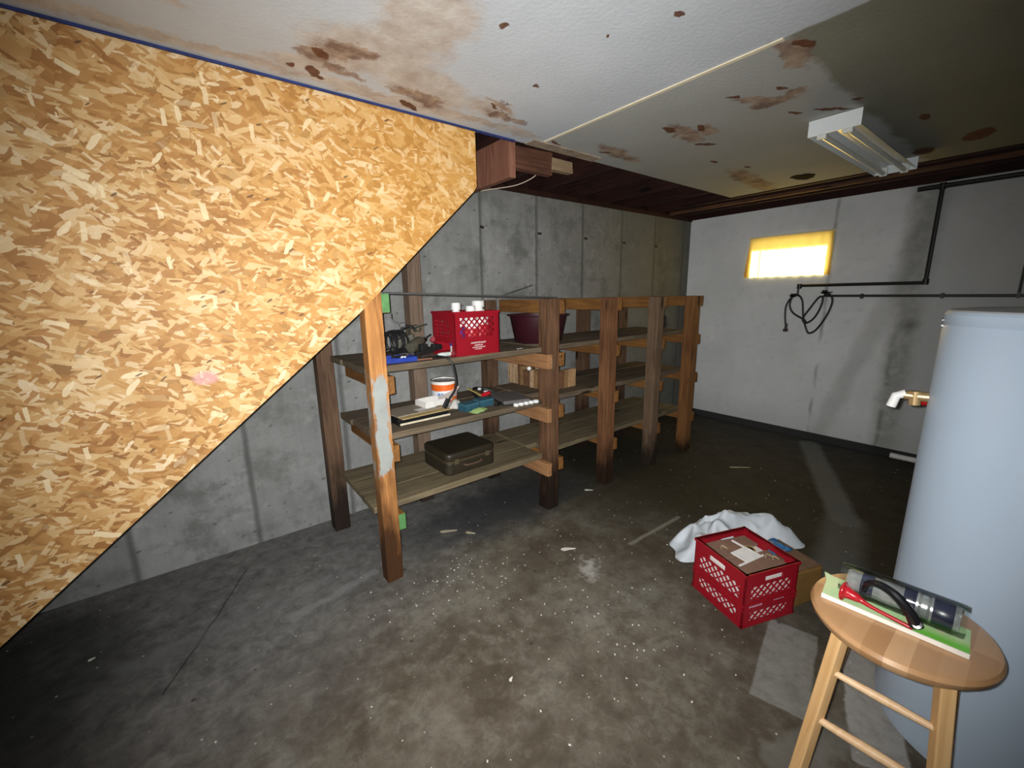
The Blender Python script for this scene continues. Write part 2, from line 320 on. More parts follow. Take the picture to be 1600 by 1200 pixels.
M = {}
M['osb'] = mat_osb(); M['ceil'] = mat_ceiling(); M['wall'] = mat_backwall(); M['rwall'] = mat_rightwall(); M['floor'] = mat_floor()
M['post1'] = wood('orange_weathered_post', (.56, .265, .085), (.21, .075, .022), 'Z', damp=.58, paint=(.56, 1.03, -.002, .036, (.42, .45, .43)))
M['post'] = wood('brown_old_post', (.20, .105, .055), (.045, .020, .012), 'Z', damp=.38)
M['post4'] = wood('grey_brown_post', (.20, .135, .085), (.08, .048, .03), 'Z', damp=.25)
M['post5'] = wood('amber_post', (.26, .12, .04), (.10, .04, .014), 'Z', damp=.12)
M['postb'] = wood('dark_back_post', (.16, .095, .055), (.06, .03, .018), 'Z', damp=.5)
M['postt'] = wood('grey_brown_tall_post', (.25, .18, .13), (.13, .085, .06), 'Z', damp=.1)
M['bar'] = wood('yellow_pine_crossbar', (.28, .13, .035), (.10, .04, .013), 'Y')
M['barend'] = wood('cut_orange_crossbar', (.42, .22, .10), (.22, .10, .04), 'Y')
M['plank'] = wood('dusty_grey_brown_plank', (.19, .145, .095), (.060, .045, .030), 'X', gscale=.8)
M['plank3'] = wood('olive_brown_plank', (.23, .185, .11), (.080, .062, .038), 'X', gscale=.8)
M['joist'] = wood('dark_red_joist', (.040, .012, .008), (.007, .003, .003), 'Y')
M['joistb'] = wood('brown_header', (.30, .135, .085), (.12, .045, .03), 'Z')
M['deck'] = wood('underside_decking', (.02, .010, .008), (.008, .004, .004), 'X')
def mat_seat():
    N = NT('honey_lacquered_seat', .3, .5); p = N.obj(); s = N.sep(p)
    st = N.math('FLOOR', N.math('MULTIPLY', N.math('ADD', s[1], N.math('MULTIPLY', N.noise(p, 3, 2), .01)), 26.)); r = N.noise(N.comb(st, 1.3, N.math('FLOOR', N.math('MULTIPLY', s[0], 5.))), 1.37, 0)
    gr = N.noise(N.vm('MULTIPLY', N.vm('ADD', p, N.comb(N.math('MULTIPLY', st, 3.1), 0., 0.)), (4, 60, 10)), 1.5, 4, .6)
    c = N.mix(N.mr(r, .3, .7), (.38, .20, .085), (.62, .38, .20)); c = N.mix(N.math('MULTIPLY', gr, .5), c, (.42, .24, .12)); return N.col(c)
M['stool'] = mat_seat()
M['stoolleg'] = wood('honey_lacquered_leg', (.74, .48, .23), (.58, .34, .14), 'Z', rough=.4, knots=False, gscale=.6)
M['dowel'] = wood('pale_dowel', (.80, .58, .36), (.66, .42, .22), 'Y', rough=.4, knots=False, gscale=.6)
M['block'] = wood('lumber_offcut', (.50, .31, .16), (.24, .11, .05), 'Z', knots=False)
M['red'] = plain('crate_red_plastic', (.30, .006, .016), .42, var=.08)
M['white'] = plain('white_plastic', (.78, .79, .78), .4, var=.05)
M['black'] = plain('black_rubber', (.012, .012, .013), .5)
M['chrome'] = plain('chrome', (.75, .76, .78), .15, 1)

# ------------------------------------------------------------------ mesh helpers
def rotz(p, a): return (p[0]*math.cos(a)-p[1]*math.sin(a), p[0]*math.sin(a)+p[1]*math.cos(a), p[2])
def bx(bm, x0, x1, y0, y1, z0, z1, mat=None, jit=0):
    vs = [bm.verts.new((x, y, z)) for z in (z0, z1) for x, y in ((x0, y0), (x1, y0), (x1, y1), (x0, y1))]
    if jit:
        for v in vs: v.co += Vector((random.uniform(-jit, jit) for _ in range(3)))
    if mat is not None:
        for v in vs: v.co = mat @ v.co
    for f in ((0, 3, 2, 1), (4, 5, 6, 7), (0, 1, 5, 4), (1, 2, 6, 5), (2, 3, 7, 6), (3, 0, 4, 7)):
        bm.faces.new([vs[i] for i in f])
    return vs
def tube(bm, pts, r, n=10, closed=False, cap=True):
    pts = [Vector(p) for p in pts]; L = len(pts); rings = []
    rr = r if isinstance(r, (list, tuple)) else [r]*L
    up = None
    for i, p in enumerate(pts):
        if closed: t = pts[(i+1) % L]-pts[i-1]
        else: t = pts[min(i+1, L-1)]-pts[max(i-1, 0)]
        t.normalize()
        if up is None:
            up = Vector((0, 0, 1)) if abs(t.z) < .9 else Vector((1, 0, 0))
        a = (up - t*up.dot(t)).normalized(); b = t.cross(a); up = a
        rings.append([bm.verts.new(p + (a*math.cos(2*PI*k/n)+b*math.sin(2*PI*k/n))*rr[i]) for k in range(n)])
    for i in range(L if closed else L-1):
        A, B = rings[i], rings[(i+1) % L]
        for k in range(n): bm.faces.new((A[k], A[(k+1) % n], B[(k+1) % n], B[k]))
    if cap and not closed:
        bm.faces.new(list(reversed(rings[0]))); bm.faces.new(rings[-1])
def lathe(bm, prof, n=40, mat=None, sx=1, sy=1):
    rings = []
    for r, z in prof:
        if r < 1e-6:
            v = bm.verts.new((0, 0, z)); rings.append([v]*n)
        else: rings.append([bm.verts.new((r*sx*math.cos(2*PI*k/n), r*sy*math.sin(2*PI*k/n), z)) for k in range(n)])
    for A, B in zip(rings, rings[1:]):
        for k in range(n):
            f = [A[k], A[(k+1) % n], B[(k+1) % n], B[k]]; u = []
            for v in f:
                if v not in u: u.append(v)
            if len(u) > 2: bm.faces.new(u)
    if mat is not None:
        for v in {v for R in rings for v in R}: v.co = mat @ v.co
def prism(bm, poly, axis, a, b):
    def P(u, v, w):
        return {'y': (u, w, v), 'x': (w, u, v), 'z': (u, v, w)}[axis]
    A = [bm.verts.new(P(u, v, a)) for u, v in poly]; B = [bm.verts.new(P(u, v, b)) for u, v in poly]
    n = len(poly); bm.faces.new(A); bm.faces.new(list(reversed(B)))
    for i in range(n): bm.faces.new((A[i], B[i], B[(i+1) % n], A[(i+1) % n]))
def catmull(P, k=8, closed=False):
    P = [Vector(p) for p in P]; out = []; n = len(P)
    for i in range(n if closed else n-1):
        g4 = [P[(i+j) % n] if closed else P[max(0, min(n-1, i+j))] for j in (-1, 0, 1, 2)]
        for s in range(k):
            t = s/k
            out.append(.5*((2*g4[1])+(g4[2]-g4[0])*t+(2*g4[0]-5*g4[1]+4*g4[2]-g4[3])*t*t+(3*g4[1]-g4[0]-3*g4[2]+g4[3])*t**3))
    if not closed: out.append(P[-1])
    return out
def obj(name, bm, mat, parent=None, bevel=0, smooth=False, world=False, seg=2):
    if world and parent is not None:
        inv = parent.matrix_basis.inverted() if parent.parent is None else (parent.parent.matrix_basis @ parent.matrix_basis).inverted()
        bm.transform(inv)
    bmesh.ops.recalc_face_normals(bm, faces=bm.faces)
    me = bpy.data.meshes.new(name); bm.to_mesh(me); bm.free()
    o = bpy.data.objects.new(name, me); C.objects.link(o); me.materials.append(mat)
    if parent is not None: o.parent = parent
    if smooth:
        for f in me.polygons: f.use_smooth = True
    if bevel:
        b = o.modifiers.new('bevel', 'BEVEL'); b.width = bevel; b.segments = seg; b.limit_method = 'ANGLE'
    if smooth:
        try: me.set_sharp_from_angle(angle=math.radians(35))
        except Exception: pass
    return o
def tag(o, label, cat, group=None, kind=None):
    o['label'] = label; o['category'] = cat
    if group: o['group'] = group
    if kind: o['kind'] = kind
    return o
def thing(name, label, cat, loc=(0, 0, 0), rz=0, group=None):
    o = bpy.data.objects.new(name, None); C.objects.link(o); o.location = loc; o.rotation_euler = (0, 0, rz)
    o.matrix_basis = Matrix.Translation(loc) @ Matrix.Rotation(rz, 4, 'Z'); o.empty_display_size = .05
    return tag(o, label, cat, group)
def struct(name, bm, mat, parent=None, label=None, cat=None):
    o = obj(name, bm, mat, parent)
    if parent is None:
        o['kind'] = 'structure'; o['label'] = label; o['category'] = cat
    return o
B = bmesh.new

# ------------------------------------------------------------------ the room
XW, YW, HC = 4.56, 2.62, 2.12
XL, YF = -2.6, -2.6
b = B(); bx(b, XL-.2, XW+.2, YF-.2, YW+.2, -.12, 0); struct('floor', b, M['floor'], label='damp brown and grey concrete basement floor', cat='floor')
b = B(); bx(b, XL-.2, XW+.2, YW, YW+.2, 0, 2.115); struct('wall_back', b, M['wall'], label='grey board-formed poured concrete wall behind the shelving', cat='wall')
# right wall with the window opening (built round the hole)
WY0, WY1, WZ0, WZ1 = 1.31, 1.965, 1.505, 1.85
b = B()
bx(b, XW, XW+.2, YF-.2, WY0, .045, 2.13); bx(b, XW, XW+.2, WY1, YW+.2, .045, 2.13)
bx(b, XW, XW+.2, WY0, WY1, .045, WZ0); bx(b, XW, XW+.2, WY0, WY1, WZ1, 2.13)
struct('wall_right', b, M['rwall'], label='white painted wall with small window and mould streak', cat='wall')
b = B(); bx(b, XL-.2, XL, YF-.2, YW+.2, 0, 2.335); struct('wall_left', b, M['wall'], label='plain concrete wall on the left, out of view', cat='wall')
b = B(); bx(b, XL-.2, XW+.2, YF-.2, YF, 0, 2.335); struct('wall_front', b, M['rwall'], label='plain wall behind the viewer', cat='wall')
CX1, CY1 = 3.695, 1.795
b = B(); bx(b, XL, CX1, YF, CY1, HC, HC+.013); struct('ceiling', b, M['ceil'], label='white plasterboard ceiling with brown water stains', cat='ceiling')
b = B(); bx(b, XL-.2, XW+.2, YF-.2, YW+.2, 2.335, 2.36); struct('ceiling_deck', b, M['deck'], label='dark floorboards above the open joists', cat='ceiling'); bpy.data.objects['ceiling_deck'].name = 'ceiling'
b = B(); lathe(b, [(0, HC-.0035), (.055, HC-.004), (.075, HC-.003), (.082, HC-.0005), (0, HC-.0004)], 26)
for v in b.verts:
    a = math.atan2(v.co.y, v.co.x); k = 1+.10*math.sin(3*a+1)+.06*math.sin(7*a); v.co.x = v.co.x*k*1.15+3.46; v.co.y = v.co.y*k*.8+1.20
tag(obj('burnt_patch', b, plain('soot_black', (.010, .009, .009), .95, spec=.05)), 'round black scorched patch on the ceiling left of the shop light end', 'scorch mark')
# sill plates on the walls
b = B(); bx(b, XL, XW+.2, YW-.012, YW+.2, 2.115, 2.15); struct('trim_1', b, M['joist'], label='dark timber sill plate on top of the back wall', cat='trim')
b = B(); bx(b, XW-.012, XW+.2, YF, YW-.012, 2.13, 2.15); bx(b, XW-.02, XW+.2, YF-.2, YW+.2, 2.15, 2.335)
struct('trim_2', b, M['joist'], label='dark timber rim joist on top of the right wall', cat='trim')
b = B(); bx(b, XL-.2, XW+.2, YW+.1, YW+.2, 2.15, 2.335); struct('trim_3', b, M['joist'], label='dark rim joist above the back wall', cat='trim')
# black sloped strip at the foot of the right wall
b = B(); prism(b, [(XW+.01, 0.), (XW+.01, .047), (XW-.012, .044), (XW-.11, .012), (XW-.13, 0.)], 'y', -1.5, YW-.005)
struct('baseboard_right', b, M['black'], label='black sloped strip along the foot of the right wall', cat='baseboard')
for i in range(8):
    x = 1.52+.395*i
    if x > 4.35: break
    b = B(); bx(b, x, x+.038, .2 if x > 3.65 else 1.3, YW+.1, 2.15, 2.335)
    tag(obj('floor_joist', b, M['joist'], bevel=.002), 'dark red-brown floor joist running over the back wall behind the ceiling edge', 'joist', 'exposed floor joists between ceiling board and walls')
# board closing the joist bay along the ceiling's right side
b = B(); bx(b, 4.02, 4.055, -2.4, 2.55, 2.125, 2.149)
tag(obj('timber_strip', b, wood('strip_brown', (.14, .065, .03), (.04, .018, .01), 'Y')), 'long brown timber strip under the joists between ceiling board and right wall', 'timber strip')

# window: glass outside, curtain inside
b = B()
for (y0, y1, z0, z1) in ((WY0, WY1, WZ0, WZ0+.014), (WY0, WY1, WZ1-.014, WZ1), (WY0, WY0+.014, WZ0, WZ1), (WY1-.014, WY1, WZ0, WZ1), (1.868, 1.876, WZ0, WZ1)):
    bx(b, XW+.03, XW+.05, y0, y1, z0, z1)
wf = struct('window_1', b, plain('window_frame_white', (.7, .7, .66), .5), label='small basement window high in the right wall', cat='window')
N = NT('window_glass', .05)
tr = N.n('ShaderNodeBsdfTransparent'); gl = N.n('ShaderNodeBsdfGlossy'); gl.inputs['Roughness'].default_value = .02; mx = N.n('ShaderNodeMixShader'); mx.inputs[0].default_value = .08
N.put(tr.inputs[0], (.92, .95, .93)); N.t.links.new(tr.outputs[0], mx.inputs[1]); N.t.links.new(gl.outputs[0], mx.inputs[2]); N.t.links.new(mx.outputs[0], N.t.nodes['Material Output'].inputs[0])
b = B(); bx(b, XW+.039, XW+.041, WY0+.02, WY1-.02, WZ0+.02, WZ1-.02); obj('pane', b, N.m, wf)
N = NT('yellow_curtain_cloth', .9, .1)
t = N.n('ShaderNodeBsdfTranslucent'); d = N.n('ShaderNodeBsdfDiffuse'); a = N.n('ShaderNodeMixShader'); a.inputs[0].default_value = .25
N.put(t.inputs[0], (.98, .62, .13)); N.put(d.inputs[0], (.9, .7, .3)); N.t.links.new(t.outputs[0], a.inputs[1]); N.t.links.new(d.outputs[0], a.inputs[2])
N.t.links.new(a.outputs[0], N.t.nodes['Material Output'].inputs[0]); N.m.name = 'yellow_curtain_cloth'; curt = N.m
cu = thing('window_curtain', 'sunlit yellow curtain hanging over the small basement window', 'curtain', (XW-.01, 1.64, 1.5))
b = B(); n = 90; rows = 8; grid = []
for j in range(rows+1):
    v = j/rows; z = 1.868-.37*v; R = []
    for i in range(n+1):
        u = i/n; y = (1.288-.008*v) + u*(.685+.045*v)
        x = XW-.014 + .006*math.sin(u*46+math.sin(v*3)) * (.4+.6*v)
        R.append(b.verts.new((x, y, z)))
    grid.append(R)
for j in range(rows):
    for i in range(n): b.faces.new((grid[j][i], grid[j][i+1], grid[j+1][i+1], grid[j+1][i]))
obj('cloth', b, curt, cu, smooth=True, world=True)
b = B(); tube(b, [(XW-.02, 1.262, 1.872), (XW-.02, 1.985, 1.872)], .007, 8); obj('curtain_rod', b, plain('cream_rod', (.85, .8, .6), .4), cu, world=True, smooth=True)

# ------------------------------------------------------------------ stair partition of strand board
sl = (1.304-.364)/(.591+.564)
xe = 1.197; ze = 1.874
poly = [(xe, 2.112), (xe, ze)]
zb = .004; xb = -.564-(.364-zb)/((1.304-.364)/(.591+.564))
poly += [(xe-.02, 1.304+(xe-.02-.591)*sl*1.14), (.591, 1.304), (-.564, .364), (xb, zb), (-2.59, zb), (-2.59, 2.112)]
b = B(); prism(b, poly, 'y', 1.788, 1.80)
tag(obj('strand_board_partition', b, M['osb']), 'large oriented strand board panel closing the side of the stairs, cut diagonally', 'wood panel')
b = B(); bx(b, -2.59, 1.43, 1.781, 1.796, 2.1115, 2.1195)
tag(obj('blue_foam_strip', b, plain('blue_foam', (.022, .035, .15), .8, var=.55, scale=25)), 'thin blue foam sealing strip between strand board top and ceiling', 'sealing strip')
# stair header framing seen to the right of the strand board
b = B(); bx(b, 1.42, 1.458, 1.815, YW-.02, 1.955, 2.15); tag(obj('stair_header_board', b, M['joistb'], bevel=.002), 'reddish brown header board dropping below the ceiling at the strand board end', 'header board')
b = B(); bx(b, 1.46, 1.80, 1.90, 1.938, 2.035, 2.149, jit=.006); tag(obj('header_board', b, wood('dark_header', (.16, .07, .04), (.05, .02, .014), 'X'), bevel=.002), 'dark brown header board right of the reddish one, under the ceiling edge', 'header board')
b = B(); bx(b, 1.79, 1.95, 1.895, 1.935, 2.065, 2.13, jit=.006); tag(obj('nailed_block', b, wood('tan_block', (.34, .25, .15), (.17, .10, .06), 'X'), bevel=.002), 'small tan wood block nailed at the end of the dark header board', 'wood block')
b = B(); tube(b, catmull([(1.53, 2.25, 1.985), (1.62, 2.2, 2.0), (1.72, 2.12, 2.02), (1.78, 2.03, 2.06), (1.82, 1.99, 2.13)], 6), .003, 6)
tag(obj('bell_wire', b, plain('pale_wire', (.55, .45, .35), .5), smooth=True), 'thin pale wire sagging under the header boards', 'wire')
b = B(); bx(b, 1.559, 1.575, .64, 1.715, 2.1155, 2.1195); tag(obj('joint_batten', b, plain('cream_batten', (.75, .68, .50), .6)), 'narrow cream batten along the ceiling board joint', 'batten')
b = B(); bx(b, 1.50, 2.0, 1.72, 1.79, 2.114, 2.1195); tag(obj('torn_edge_strip', b, plain('torn_paper_tan', (.36, .28, .2), .9, var=.5, scale=20)), 'tan torn paper strip on the ceiling edge beside the batten', 'paper strip')

# form tie stubs in the back wall
for k, (x, z) in enumerate(((1.787, 1.845), (2.336, 1.84), (2.871, 1.836), (3.402, 1.835), (3.922, 1.828))):
    b = B(); bx(b, x-.02, x+.016, YW-.006, YW+.01, z-.009, z+.009, jit=.003)
    tag(obj('form_tie', b, plain('rusty_tie', (.03, .024, .02), .8)), 'rusty form tie in the back wall, '+('first from the left, beside the strand board', 'second from the left', 'middle one of the row', 'fourth from the left', 'last one before the room corner')[k], 'form tie', 'form ties in the back wall')

# ------------------------------------------------------------------ shelving
SH = thing('shelving_unit', 'long rough lumber shelving unit with three shelves against the back wall', 'shelving', (1.9, 2.15, 0))
def part(name, mat, x0, x1, y0, y1, z0, z1, jit=.0015, bev=.003, lab=None, parent=SH, piv=None):
    """box as a part; its origin stands at its own foot so that grain and damp follow it"""
    cx, cy = (x0+x1)/2, (y0+y1)/2
    bm = B(); bx(bm, x0-cx, x1-cx, y0-cy, y1-cy, z0, z1, jit=jit)
    o = obj(name, bm, mat, parent, bevel=bev); o.location = Vector((cx, cy, 0))-Vector(parent.location)
    if lab: o['label'] = lab
    return o
part('post', M['post1'], .620, .698, 1.808, 1.880, 0, 1.60, lab='orange front post with worn grey-white paint')
part('post', M['post'], 1.705, 1.795, 1.835, 1.925, 0, 1.345)
part('post', wood('brown_bark_post', (.25, .115, .05), (.075, .030, .014), 'Z', damp=.34), 2.268, 2.352, 1.838, 1.925, 0, 1.34)
part('post', M['post4'], 2.815, 2.897, 1.835, 1.92, 0, 1.338, lab='greyish front post')
part('post', M['post5'], 3.325, 3.415, 1.835, 1.92, 0, 1.335, lab='amber end post')
for x, mt, top in ((.60, M['postb'], 1.30), (1.165, M['postt'], 2.10), (1.735, M['postb'], 1.335), (2.20, M['postb'], 1.33), (2.73, M['postb'], 1.33), (3.24, M['postb'], 1.33)):
    part('post', mt, x-.044, x+.044, 2.455, 2.545, 0 if x != 1.165 else 0, top)
# crossbars running front to back
for zt, nm in ((.338, 'a'), (.690, 'b'), (1.020, 'c'), (1.337, 'd')):
    for (x, y0) in ((.700, 1.825), (1.797, 1.828), (2.354, 1.835), (2.899, 1.832), (3.417, 1.832)):
        dz = {.700: (-.006 if nm != 'd' else .048)}.get(x, 0)
        z1 = zt+dz; z0 = z1-.083
        o = part('crossbar', M['bar'], x, x+.036, y0, 2.45 if x > .71 else 2.45, z0, z1)
        if x == .700 and nm in 'ad':
            gm = plain('green_paint', (.10, .27, .09) if nm == 'a' else (.20, .36, .18), .6, var=.3)
            bm = B(); bx(bm, .701, .737, 1.8215, 1.8245, z0+.001, z1-.001); bx(bm, .7365, .7385, 1.8245, 1.90, z0+.002, z1-.002)
            q = obj('painted_end', bm, gm, o); q.location = -Vector((.718, (1.825+2.45)/2, 0)); q['label'] = 'green painted end'
    if nm != 'd':
        part('crossbar', M['barend'], 1.667, 1.703, 1.80, 2.45, zt-.086, zt)
gp = plain('pale_green_paint', (.25, .40, .26), .6, var=.3)
part('painted_end', gp, 1.700, 1.7035, 1.80, 1.834, .935, 1.02, jit=0, bev=0, lab='pale green painted end')
# shelves: planks along the unit
for z0, xs, mt in ((.340, .60, M['plank3']), (.692, .64, M['plank']), (1.022, .62, M['plank'])):
    ys = ((1.888, 2.07), (2.073, 2.255), (2.258, 2.44))
    for k, (y0, y1) in enumerate(ys):
        for (a, c2) in ((xs, 1.70), (1.715 if k else 1.80, 3.40)):
            part('shelf_plank', mt, a+random.uniform(0, .02), c2, y0 if not (a > 1.7 and k == 0) else 1.93, y1, z0+random.uniform(0, .002), z0+.033+random.uniform(0, .002))
# long rods lying on the top crossbars
rods = [((.72, 2.02, 1.392), (2.05, 2.12, 1.347)), ((.715, 2.07, 1.392), (2.02, 2.17, 1.347)), ((.715, 2.15, 1.392), (1.95, 2.24, 1.347))]
labs = ['long grey metal rod on the shelving top, front of the bundle', 'long grey metal rod on the shelving top, middle of the bundle', 'long grey metal rod on the shelving top, rear of the bundle']
for (p0, p1), lb in zip(rods, labs):
    b = B(); tube(b, [p0, p1], .005, 8); tag(obj('metal_rod', b, plain('grey_rod', (.22, .23, .23), .45, .6)), lb, 'rod')
b = B(); tube(b, [(1.66, 2.30, 1.352), (1.98, 2.3, 1.435)], .004, 8); tag(obj('bent_rod', b, plain('grey_rod', (1, 1, 1))), 'thin rod sticking up at an angle from the shelving top', 'rod')

# ------------------------------------------------------------------ milk crates
def crate(name, label, loc, rz, wx, wy, h, spec, band=None):
    root = thing(name, label, 'crate', loc, rz)
    b = B(); t = .007
    sides = [('front', Matrix.Identity(4)), ('back', Matrix.Rotation(PI, 4, 'Z')), ('left', Matrix.Rotation(-PI/2, 4, 'Z')), ('right', Matrix.Rotation(PI/2, 4, 'Z'))]
    for nm, mt in sides:
        W = wx if nm in ('front', 'back') else wy; D = wy if nm in ('front', 'back') else wx
        y0 = -D/2; sp = spec.get(nm, spec['default'])
        holes = sp  # list of (u0,u1,v0,v1,kind) in fractions
        us = sorted({0, 1} | {u for q in holes for u in q[:2]}); vs_ = sorted({0, 1} | {v for q in holes for v in q[2:4]})
        for i in range(len(us)-1):
            for j in range(len(vs_)-1):
                cu_, cv_ = (us[i]+us[i+1])/2, (vs_[j]+vs_[j+1])/2
                if any(q[0] < cu_ < q[1] and q[2] < cv_ < q[3] for q in holes): continue
                bx(b, (us[i]-.5)*W, (us[i+1]-.5)*W, y0, y0+t, vs_[j]*h, vs_[j+1]*h, mt)
        for u0, u1, v0, v1, kind in holes:
            if kind != 'lattice': continue
            X0, X1, Z0, Z1 = (u0-.5)*W, (u1-.5)*W, v0*h, v1*h; st = .034; hw = .0033
            for sgn in (1, -1):
                c0 = -2.0
                while c0 < 2.0:
                    pts = []
                    for x in (X0, X1):
                        z = sgn*x+c0
                        if Z0 <= z <= Z1: pts.append((x, z))
                    for z in (Z0, Z1):
                        x = (z-c0)*sgn
                        if X0 < x < X1: pts.append((x, z))
                    if len(pts) >= 2:
                        p, q = pts[0], pts[1]; L = math.hypot(q[0]-p[0], q[1]-p[1])
                        if L > .006:
                            a = math.atan2(q[1]-p[1], q[0]-p[0])
                            mm = mt @ Matrix.Translation(((p[0]+q[0])/2, y0+.0035+.001*sgn, (p[1]+q[1])/2)) @ Matrix.Rotation(-a, 4, 'Y')
                            bx(b, -L/2, L/2, -.0023, .0023, -hw, hw, mm)
                    c0 += st
        # rim lip and foot lip
        bx(b, -W/2-.004, W/2+.004, y0-.005, y0+t, h-.012, h, mt)
        bx(b, -W/2-.003, W/2+.003, y0-.003, y0+t, 0, .010, mt)
        for zz in spec.get('ridges', []): bx(b, -W/2-.003, W/2+.003, y0-.004, y0, zz*h-.004, zz*h+.004, mt)
    bx(b, -wx/2, wx/2, -wy/2, wy/2, .0005, .008)
    bod = obj('body', b, M['red'], root)
    return root
def dashes(root, y, rows, mat, name='printed_lettering'):
    """worn moulded lettering: short raised strokes; rows = (x0, x1, z, height)"""
    b = B()
    for x0, x1, z, hh in rows:
        x = x0
        while x < x1:
            w_ = random.uniform(.003, .006); k = random.random()
            if k < .5: bx(b, x, x+w_*.4, y-.0012, y, z, z+hh); bx(b, x, x+w_, y-.0012, y, z+hh*.6, z+hh)
            else: bx(b, x, x+w_, y-.0012, y, z, z+hh*.35); bx(b, x+w_*.6, x+w_, y-.0012, y, z, z+hh)
            x += w_+.0016
    return obj(name, b, mat, root)
spec1 = {'default': [(.12, .88, .42, .86, 'lattice')], 'front': [(.12, .88, .42, .86, 'lattice')],
         'left': [(.2, .86, .10, .30, 'hole')] + [(.14+.24*i, .14+.24*i+.14, .42+.085*j, .42+.085*j+.035, 'hole') for i in range(3) for j in range(5)] + [(.25, .55, .86, .865, 'hole')]}
cr1 = crate('milk_crate', 'red milk crate of white bottles on the top shelf of the shelving', (1.2435, 2.012, 1.057), .01, .285, .235, .232, spec1)
dashes(cr1, -.1175, [(-.045, .052, .062, .008), (-.022, .03, .049, .007), (-.036, .044, .038, .006), (-.02, .024, .029, .005)], plain('white_print', (.8, .78, .76), .6))
spec2 = {'default': [(.22, .52, .77, .88, 'hole'), (.12, .90, .48, .72, 'lattice'), (.12, .88, .10, .30, 'lattice')], 'ridges': [.42, .34],
         'front': [(.36, .70, .78, .88, 'hole'), (.12, .88, .50, .74, 'lattice'), (.14, .86, .08, .26, 'lattice')],
         'left': [(.30, .62, .77, .88, 'hole'), (.10, .90, .48, .74, 'lattice'), (.12, .88, .12, .30, 'lattice')]}
ca = math.atan2(.50-.603, 1.926-1.646)
ex = Vector((math.cos(ca), math.sin(ca), 0)); ey = Vector((-math.sin(ca), math.cos(ca), 0))
cc = Vector((1.649, .606, 0))+ex*.1425+ey*.1425
cr2 = crate('milk_crate', 'red milk crate packed with brown cardboard on the floor before the stool', cc, ca, .285, .285, .25, spec2)
dashes(cr2, -.1425, [(-.11, -.045, .090, .013), (-.03, .01, .098, .004), (.02, .07, .094, .014), (-.10, .0, .080, .004)], plain('lilac_print', (.6, .48, .6), .6))

# bottles in the shelf crate
def bottle(x, y, z, r, h, cap, label, mat, lm, handle=False):
    t = thing('plastic_bottle', label, 'bottle', (x, y, z), 0, 'white bottles in the shelf crate')
    b = B(); lathe(b, [(0, 0), (r*.92, 0), (r, .008), (r, h*.62), (r*.9, h*.72), (r*.42, h*.86), (r*.38, h*.9), (0, h*.9)], 24); obj('body', b, mat, t, smooth=True)
    b = B(); lathe(b, [(0, h*.87), (r*.62, h*.87), (r*.62, h-.003), (r*.56, h), (0, h)], 20); obj('cap', b, cap, t, smooth=True)
    b = B(); lathe(b, [(r+.0008, h*.16), (r+.0012, h*.17), (r+.0012, h*.52), (r+.0008, h*.53)], 24); obj('paper_label', b, lm, t, smooth=True)
    if handle:
        b = B(); tube(b, catmull([(0, 0, h*.84), (0, r*.6, h*.95), (0, r*1.0, h*.82), (0, r*.95, h*.6)], 6), .011, 8); obj('handle', b, mat, t, smooth=True)
    return t
redl = plain('red_label', (.55, .04, .05), .4); bluel = plain('blue_label', (.06, .05, .35), .4); whl = plain('white_label', (.75, .75, .78), .4)
bottle(1.158, 1.965, 1.066, .040, .268, M['white'], 'white bottle at the left front of the shelf crate', M['white'], bluel)
bottle(1.205, 2.045, 1.066, .040, .262, M['white'], 'white bottle second from the left in the shelf crate', M['white'], whl)
bottle(1.238, 1.948, 1.066, .042, .250, M['white'], 'white bottle at the middle front of the shelf crate behind the lattice', M['white'], redl)
bottle(1.328, 2.010, 1.066, .058, .276, M['white'], 'wide white jug with a handle at the right of the shelf crate', M['white'], redl, True)

# contents of the floor crate
def incr(name, label, cat, mat, x0, x1, y0, y1, z0, z1, bev=.002, parent_loc=True, jit=.002):
    t = B(); bx(t, x0, x1, y0, y1, z0, z1, Matrix.Translation(cc) @ Matrix.Rotation(ca, 4, 'Z'), jit=jit)
    return tag(obj(name, t, mat, bevel=bev), label, cat)
card = plain('brown_cardboard', (.23, .135, .095), .85, var=.25, scale=14)
whc = plain('white_packing', (.75, .73, .72), .7, var=.1)
incr('white_box', 'white packing box filling the floor crate, seen through its lattice', 'box', whc, -.128, .128, -.128, .128, .009, .205, .004)
incr('cardboard_flap', 'brown cardboard flap on the crate contents, nearest front corner', 'cardboard', card, -.126, .03, -.125, -.01, .209, .222)
incr('cardboard_flap', 'brown cardboard flap at the rear left of the crate contents', 'cardboard', card, -.126, -.02, .0, .126, .209, .226)
incr('cardboard_flap', 'brown cardboard flap at the right of the crate contents', 'cardboard', card, .035, .126, -.125, .0, .209, .218)
incr('cardboard_flap', 'small brown cardboard flap at the far right of the crate contents', 'cardboard', card, -.015, .125, .045, .125, .209, .219)
b = B(); 
for (x0, x1, y0, y1, z) in ((-.055, .045, -.045, .03, .228), (-.105, .055, -.052, -.044, .229), (.03, .04, -.02, .09, .229)):
    bx(b, x0, x1, y0, y1, z, z+.004, Matrix.Translation(cc) @ Matrix.Rotation(ca+.15, 4, 'Z'))
tag(obj('white_card_divider', b, plain('white_card', (.82, .82, .82), .6)), 'white card divider lying across the brown cardboard in the floor crate', 'card')
t = thing('glass_jar', 'dark round jar mouth sunk between the cardboard flaps in the floor crate', 'jar', cc+ex*.045+ey*.022+Vector((0, 0, .207)), ca)
b = B(); lathe(b, [(0, 0), (.024, 0), (.026, .012), (.026, .02), (.021, .02), (.020, .004), (0, .004)], 24); obj('body', b, plain('dark_glass', (.03, .018, .015), .15), t, smooth=True)
